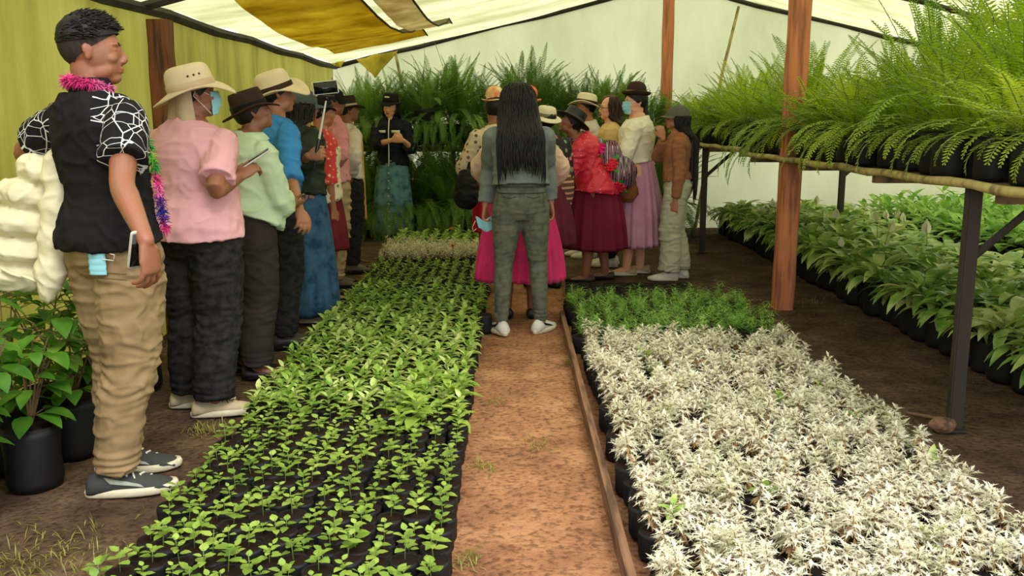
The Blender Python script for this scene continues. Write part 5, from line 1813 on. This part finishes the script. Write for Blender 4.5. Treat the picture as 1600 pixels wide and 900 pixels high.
P_silv = protos('silver', 'foliage', lambda m, z: fol_silver(m, z, 1.25), [M_silver, M_dry], .046, .085, 12)
bed('silver_leaf_plant', P_silv, field(.405, 1.58, 13, 2.05, 5.25, 36, .022), 'silvery white plant in right bed', 'silvery white plants in the right bed', 'silvery white cut-leaved plants at the far side of the right bed', 'silver_leaf_plants', sc=(.85, 1.3))
for k in range(14):
    plant('weedy_seedling', random.choice(P_leaf), (rnd(.5, 1.5), 2.35 + .2 * k, 0), 'green weed among the silvery white plants, %s from the near end' % nth(k), 'green weeds among the white plants', sc=rnd(.9, 1.2))
P_fine = protos('fine', 'foliage', lambda m, z: fol_fine(m, z, 1.3), [M_l3, M_stem], .048, .085, 5, parts=False)
bed('fine_leaf_plant', P_fine, field(.40, 1.62, 16, 5.35, 6.6, 15, .06), 'fine-leaved green plant in right bed', 'fine-leaved green plants in the right bed', sc=(.9, 1.25))
mb = MB(); bag(mb, .048, .09); eb = mb.mesh('grow_bag', [M_poly, M_soil])
for p in field(.42, 1.40, 10, 6.65, 7.3, 6): plant('soil_bag', (eb, None), (p[0], p[1], 0), 'empty soil bag behind the green patch, %s row back, %s from the path' % (nth(p[2]), nth(p[3])), 'empty soil bags behind the green patch', 'grow bag')
mb = MB(); bag(mb, .046, .12, n=18); tag(link('soil_bag', mb.mesh('grow_bag', [M_poly, M_soil])), 'single black grow bag on the path edge beside the white shoe', 'grow bag').location = (-.175, 5.90, 0)

# lilies on the right
P_lil = protos('lily', 'foliage', lambda m, z: fol_lily(m, z, 1.05, 0), [M_lily, M_stem, M_spathe], .085, .20, 6)
P_lilf = protos('lily', 'foliage', lambda m, z: fol_lily(m, z, 1.05, 2), [M_lily, M_stem, M_spathe], .085, .20, 3)
pts = field(2.52, 3.85, 7, 3.5, 11.4, 41, .03)
bed('peace_lily', P_lil * 2 + P_lilf[:1], pts, 'lily plant right of the aisle', 'lily plants on the ground under the fern shelf', sc=(.85, 1.2), side='aisle')
P_low = protos('bushy', 'foliage', lambda m, z: fol_leafy(m, z, 2.8), [M_l3, M_stem], .10, .22, 5)
bed('bushy_plant', P_low, field(4.25, 5.9, 7, 5.0, 11.6, 28, .04), 'light green bush by right wall', 'light green bushes by the right wall', sc=(.9, 1.3), side='aisle')

# ferns
P_fern = []
for i in range(6):
    b_ = MB(); bag(b_, .088, .20, n=16); f_ = MB(); fol_fern(f_, .19, .50, 34, up=1.4, curl=(.3, 1.5))
    P_fern.append((b_.mesh('grow_bag', [M_poly, M_soil]), f_.mesh('fronds', [M_fern, M_stem])))
P_fernf = []
for i in range(4):
    f_ = MB(); fol_fern(f_, .19, .46, 34, side=PI, up=1.4, curl=(.3, 1.6))
    P_fernf.append((P_fern[0][0], f_.mesh('fronds', [M_fern, M_stem])))
P_fernt = []
for i in range(4):
    f_ = MB(); fol_fern(f_, .19, .72, 30, up=1.5, curl=(.1, .8))
    P_fernt.append((P_fern[1][0], f_.mesh('fronds', [M_fern, M_stem])))
for iy in range(33):
    y = 2.62 + iy * .275
    if 7.58 < y < 7.95: continue
    z = ZS if y < 7.7 else ZS + .03
    for ix, x in enumerate((2.06, 2.30, 2.56, 2.84, 3.14)):
        xx, yy = x + rnd(-.02, .02), y + rnd(-.03, .03)
        if ix == 0 and abs(yy - 6.7) < .17: continue
        if ix == 0:
            plant('potted_fern', random.choice(P_fernf), (xx, yy, z), 'bright fern on the bamboo shelf edge, %s from the near end' % nth(iy), 'ferns on the front edge of the bamboo shelf', sc=rnd(.8, 1.05), rz=rnd(-.5, .5), folname='fronds')
        else:
            tall = random.random() < (.45 if y < 5.2 else .10)
            plant('potted_fern', random.choice(P_fernt if tall else P_fern), (xx, yy, z), 'bright fern on the right shelf, %s row from edge, %s from near end' % (nth(ix), nth(iy)), 'ferns packed on the right shelf', sc=rnd(.85, 1.15) * (1.0 if y < 5 else .9), folname='fronds')
# ferns trailing down past the shelf edge, and the big arching yellow one
def special(name, loc, fr, label, m=None):
    root = empty(name, loc); tag(root, label, 'fern')
    mb = MB(); bag(mb, .09, .20, n=16); mb.build('grow_bag', [M_poly, M_soil], root)
    mb = MB()
    for a, L, el, cu, w in fr: frond(mb, (0, 0, .19), a, L, el, cu, w, .016)
    mb.build('fronds', [m or M_fern, M_stem], root)
special('trailing_fern', (2.02, 6.38, ZS), [(PI + rnd(-.5, .4), rnd(.5, .85), rnd(.0, .5), rnd(1.6, 2.3), .045) for _ in range(14)], 'fern trailing in front of the orange-brown wooden post')
special('trailing_fern', (2.02, 5.35, ZS), [(PI + rnd(-.6, .6), rnd(.4, .75), rnd(.0, .5), rnd(1.6, 2.3), .045) for _ in range(10)], 'fern trailing from the shelf edge between the wooden and the steel post')
special('arching_fern', (2.02, 4.30, ZS), [(PI + .25, .62, 1.0, 2.6, .085), (PI - .6, .5, .9, 2.2, .06), (PI + .9, .45, 1.1, 2.0, .06), (2.2, .5, 1.1, 1.6, .06)], 'large yellow-green fern frond arching over the shelf edge at the right')
special('tall_fern', (2.5, 5.6, ZS), [(rnd(0, 6.3), rnd(.75, .95), rnd(1.2, 1.5), rnd(.1, .5), .04) for _ in range(9)], 'tall upright dark ferns rising above the shelf to the roof', M_ferd)
# back wall ferns
P_bk = []
for i in range(5):
    b_ = MB(); bag(b_, .11, .22, n=16); f_ = MB(); fol_fern(f_, .21, .76, 48, side=-PI / 2, up=1.52, curl=(.1, 1.1), lo=.9, drape=14)
    P_bk.append((b_.mesh('grow_bag', [M_poly, M_soil]), f_.mesh('fronds', [M_ferd, M_stem])))
for k in range(28):
    x = -2.0 + (k // 2) * .28 + (k % 2) * .14
    hgt = 1.02 + .16 * math.sin(k * .9) - (.15 if x > .9 else 0) - (.2 if x < -1.5 else 0)
    plant('potted_fern', P_bk[k % 5], (x, 11.40 + .14 * (k % 2), 1.065), 'tall dark green fern on the back shelf, %s from the left' % nth(k), 'dark ferns on the back shelf', sc=hgt, rz=rnd(-.4, .4), folname='fronds')
for k in range(26):
    plant('potted_fern', P_bk[(k + 2) % 5], (-2.0 + k * .155, 11.2 + .22 * (k % 2), 0), 'dark fern on the ground below the back shelf, %s from the left' % nth(k), 'dark ferns on the ground below the back shelf', sc=rnd(1.15, 1.4), rz=rnd(-.5, .5), folname='fronds')
mb = MB(); bag(mb, .14, .62, n=18); bb = mb.mesh('grow_bag', [M_poly, M_soil])  # tall row of bags added to block bright film below the back shelf
for k in range(14):
    plant('soil_bag', (bb, None), (-2.0 + .285 * k, 11.68, 0), 'tall black soil bag standing under the back shelf, %s from the left' % nth(k), 'tall black bags under the back shelf', 'grow bag')
root = empty('hanging_fern', (-1.02, 11.12, 1.30)); tag(root, 'fern in a black pot hung in front of the back shelf right of the speaker', 'fern')
mb = MB(); R = [[Vector((r * math.cos(a), r * math.sin(a), z)) for a in [2 * PI * j / 20 for j in range(20)]] for z, r in ((0, .085), (.02, .10), (.16, .125), (.18, .13), (.19, .12), (.15, .11))]
mb.rings(R, True, True); mb.build('pot', M_poly, root)
mb = MB(); fol_fern(mb, .17, .7, 26, up=1.5, curl=(.2, 1.3)); mb.build('fronds', [M_ferd, M_stem], root)
mb = MB()
for a in (0, 2.1, 4.2): mb.tube([(.125 * math.cos(a), .125 * math.sin(a), .17), (0, 0, .75), (0, 0, 1.10)], [.002] * 3, 4)
mb.build('hanger_wire', M_steel, root)

# large-leaved shrubs by the left wall
SH = ['nearest', 'second', 'third', 'fourth', 'fifth', 'sixth', 'seventh', 'eighth', 'furthest']
def shrub(loc, h, n, label):
    root = empty('broadleaf_shrub', loc); tag(root, label, 'shrub', 'broad-leaved shrubs by the left wall')
    mb = MB(); bag(mb, .10, .24, n=18); mb.build('grow_bag', [M_poly, M_soil], root)
    st = MB(); lf = MB()
    for s_ in range(n):
        a = rnd(0, 6.3); lean = rnd(.05, .28)
        P = [Vector((0, 0, .22)), Vector((lean * .4 * math.cos(a), lean * .4 * math.sin(a), .22 + h * .5)), Vector((lean * math.cos(a), lean * math.sin(a), .22 + h * rnd(.75, 1)))]
        st.tube(P, [.006, .004, .002], 6)
        for k in range(8):
            t = .12 + .88 * k / 7
            p = P[0].lerp(P[1], t * 2) if t < .5 else P[1].lerp(P[2], t * 2 - 1)
            aa = a + k * 2.4; L = rnd(.08, .13)
            e = p + dirv(aa, .3) * .05
            st.tube([p, e], [.0018, .0014], 4, rnd0=False, rnd1=False)
            lf.leaf(e, dirv(aa, rnd(-.1, .4)), Z, L, L * .30, rnd(.5, 1.3), .22, 5)
    st.build('stems', M_stemb, root); lf.build('leaves', M_shrub, root)
for q_, (x, y, h, n) in enumerate(((-1.86, 2.95, .42, 6), (-1.98, 3.15, .52, 6), (-1.80, 3.32, .40, 6), (-1.96, 3.48, .54, 6), (-1.80, 3.66, .42, 6), (-1.97, 3.80, .52, 5), (-1.86, 4.02, .45, 5), (-1.97, 4.25, .48, 5), (-1.9, 4.6, .5, 5))):
    shrub((x, y, 0), h, n, 'broad-leaved green shrub in a black bag by the yellow wall, %s from the camera' % SH[q_])

# ------------------------------------------------------------ ground litter, grass and small things
mb = MB()
for k in range(900):
    x, y = rnd(-1.9, 2.4), rnd(2.2, 11)
    if -1.25 < x < -.17 or .40 < x < 1.70 and y < 7.3: continue
    mb.leaf((x, y, .008), dirv(rnd(0, 6.3), rnd(-.1, .2)), Z, rnd(.01, .03), rnd(.002, .006), .1, .2, 1)
tag(mb.build('leaf_litter', M_dry), 'dry leaf bits and chips scattered over the bare earth', 'litter', kind='stuff')
mb = MB()
for (cx, cy, r, n) in ((-1.48, 2.65, .25, 420), (-1.33, 2.35, .12, 160), (-.12, 3.5, .05, 60), (-.14, 2.7, .05, 60), (.10, 3.75, .08, 50), (-.08, 4.35, .05, 40), (.32, 5.1, .04, 60), (-1.36, 3.95, .09, 120), (1.72, 3.9, .06, 40), (2.25, 6.9, .08, 50)):
    for k in range(n):
        x, y = random.gauss(cx, r * .5), random.gauss(cy, r * .6)
        mb.leaf((x, y, 0), dirv(rnd(0, 6.3), rnd(.4, 1.4)), Z, rnd(.02, .06), .0022, rnd(.2, 1.2), .1, 2)
tag(mb.build('grass_tufts', leafmat('yellow_grass', [(120, 120, 50), (160, 150, 80), (120, 150, 60)])), 'short dry grass tufts on the earth by the beds', 'grass', kind='stuff')
mb = MB(); mb.tube([(1.84, 4.15, .015), (1.90, 4.08, .02), (1.99, 4.02, .012)], [.008, .010, .006], 7)
tag(mb.build('stick', M_stemb), 'short dry stick on the earth by the foot of the steel leg', 'stick')
mb = MB(); mb.ell((1.905, 3.93, .03), (.06, .045, .035)); tag(mb.remesh('stone', M_kerb, None, .008, 2, folds(.008, (20, 20, 20))), 'brown stone against the foot of the steel shelf leg', 'stone')
mb = MB(); mb.tube([(-1.75, 9.2, .012), (-1.55, 9.0, .02), (-1.38, 8.85, .02)], [.015, .018, .012], 7)
tag(mb.build('stick', M_stemb), 'longer stick lying on the earth at the far left', 'stick')
print('objects', len(bpy.data.objects))
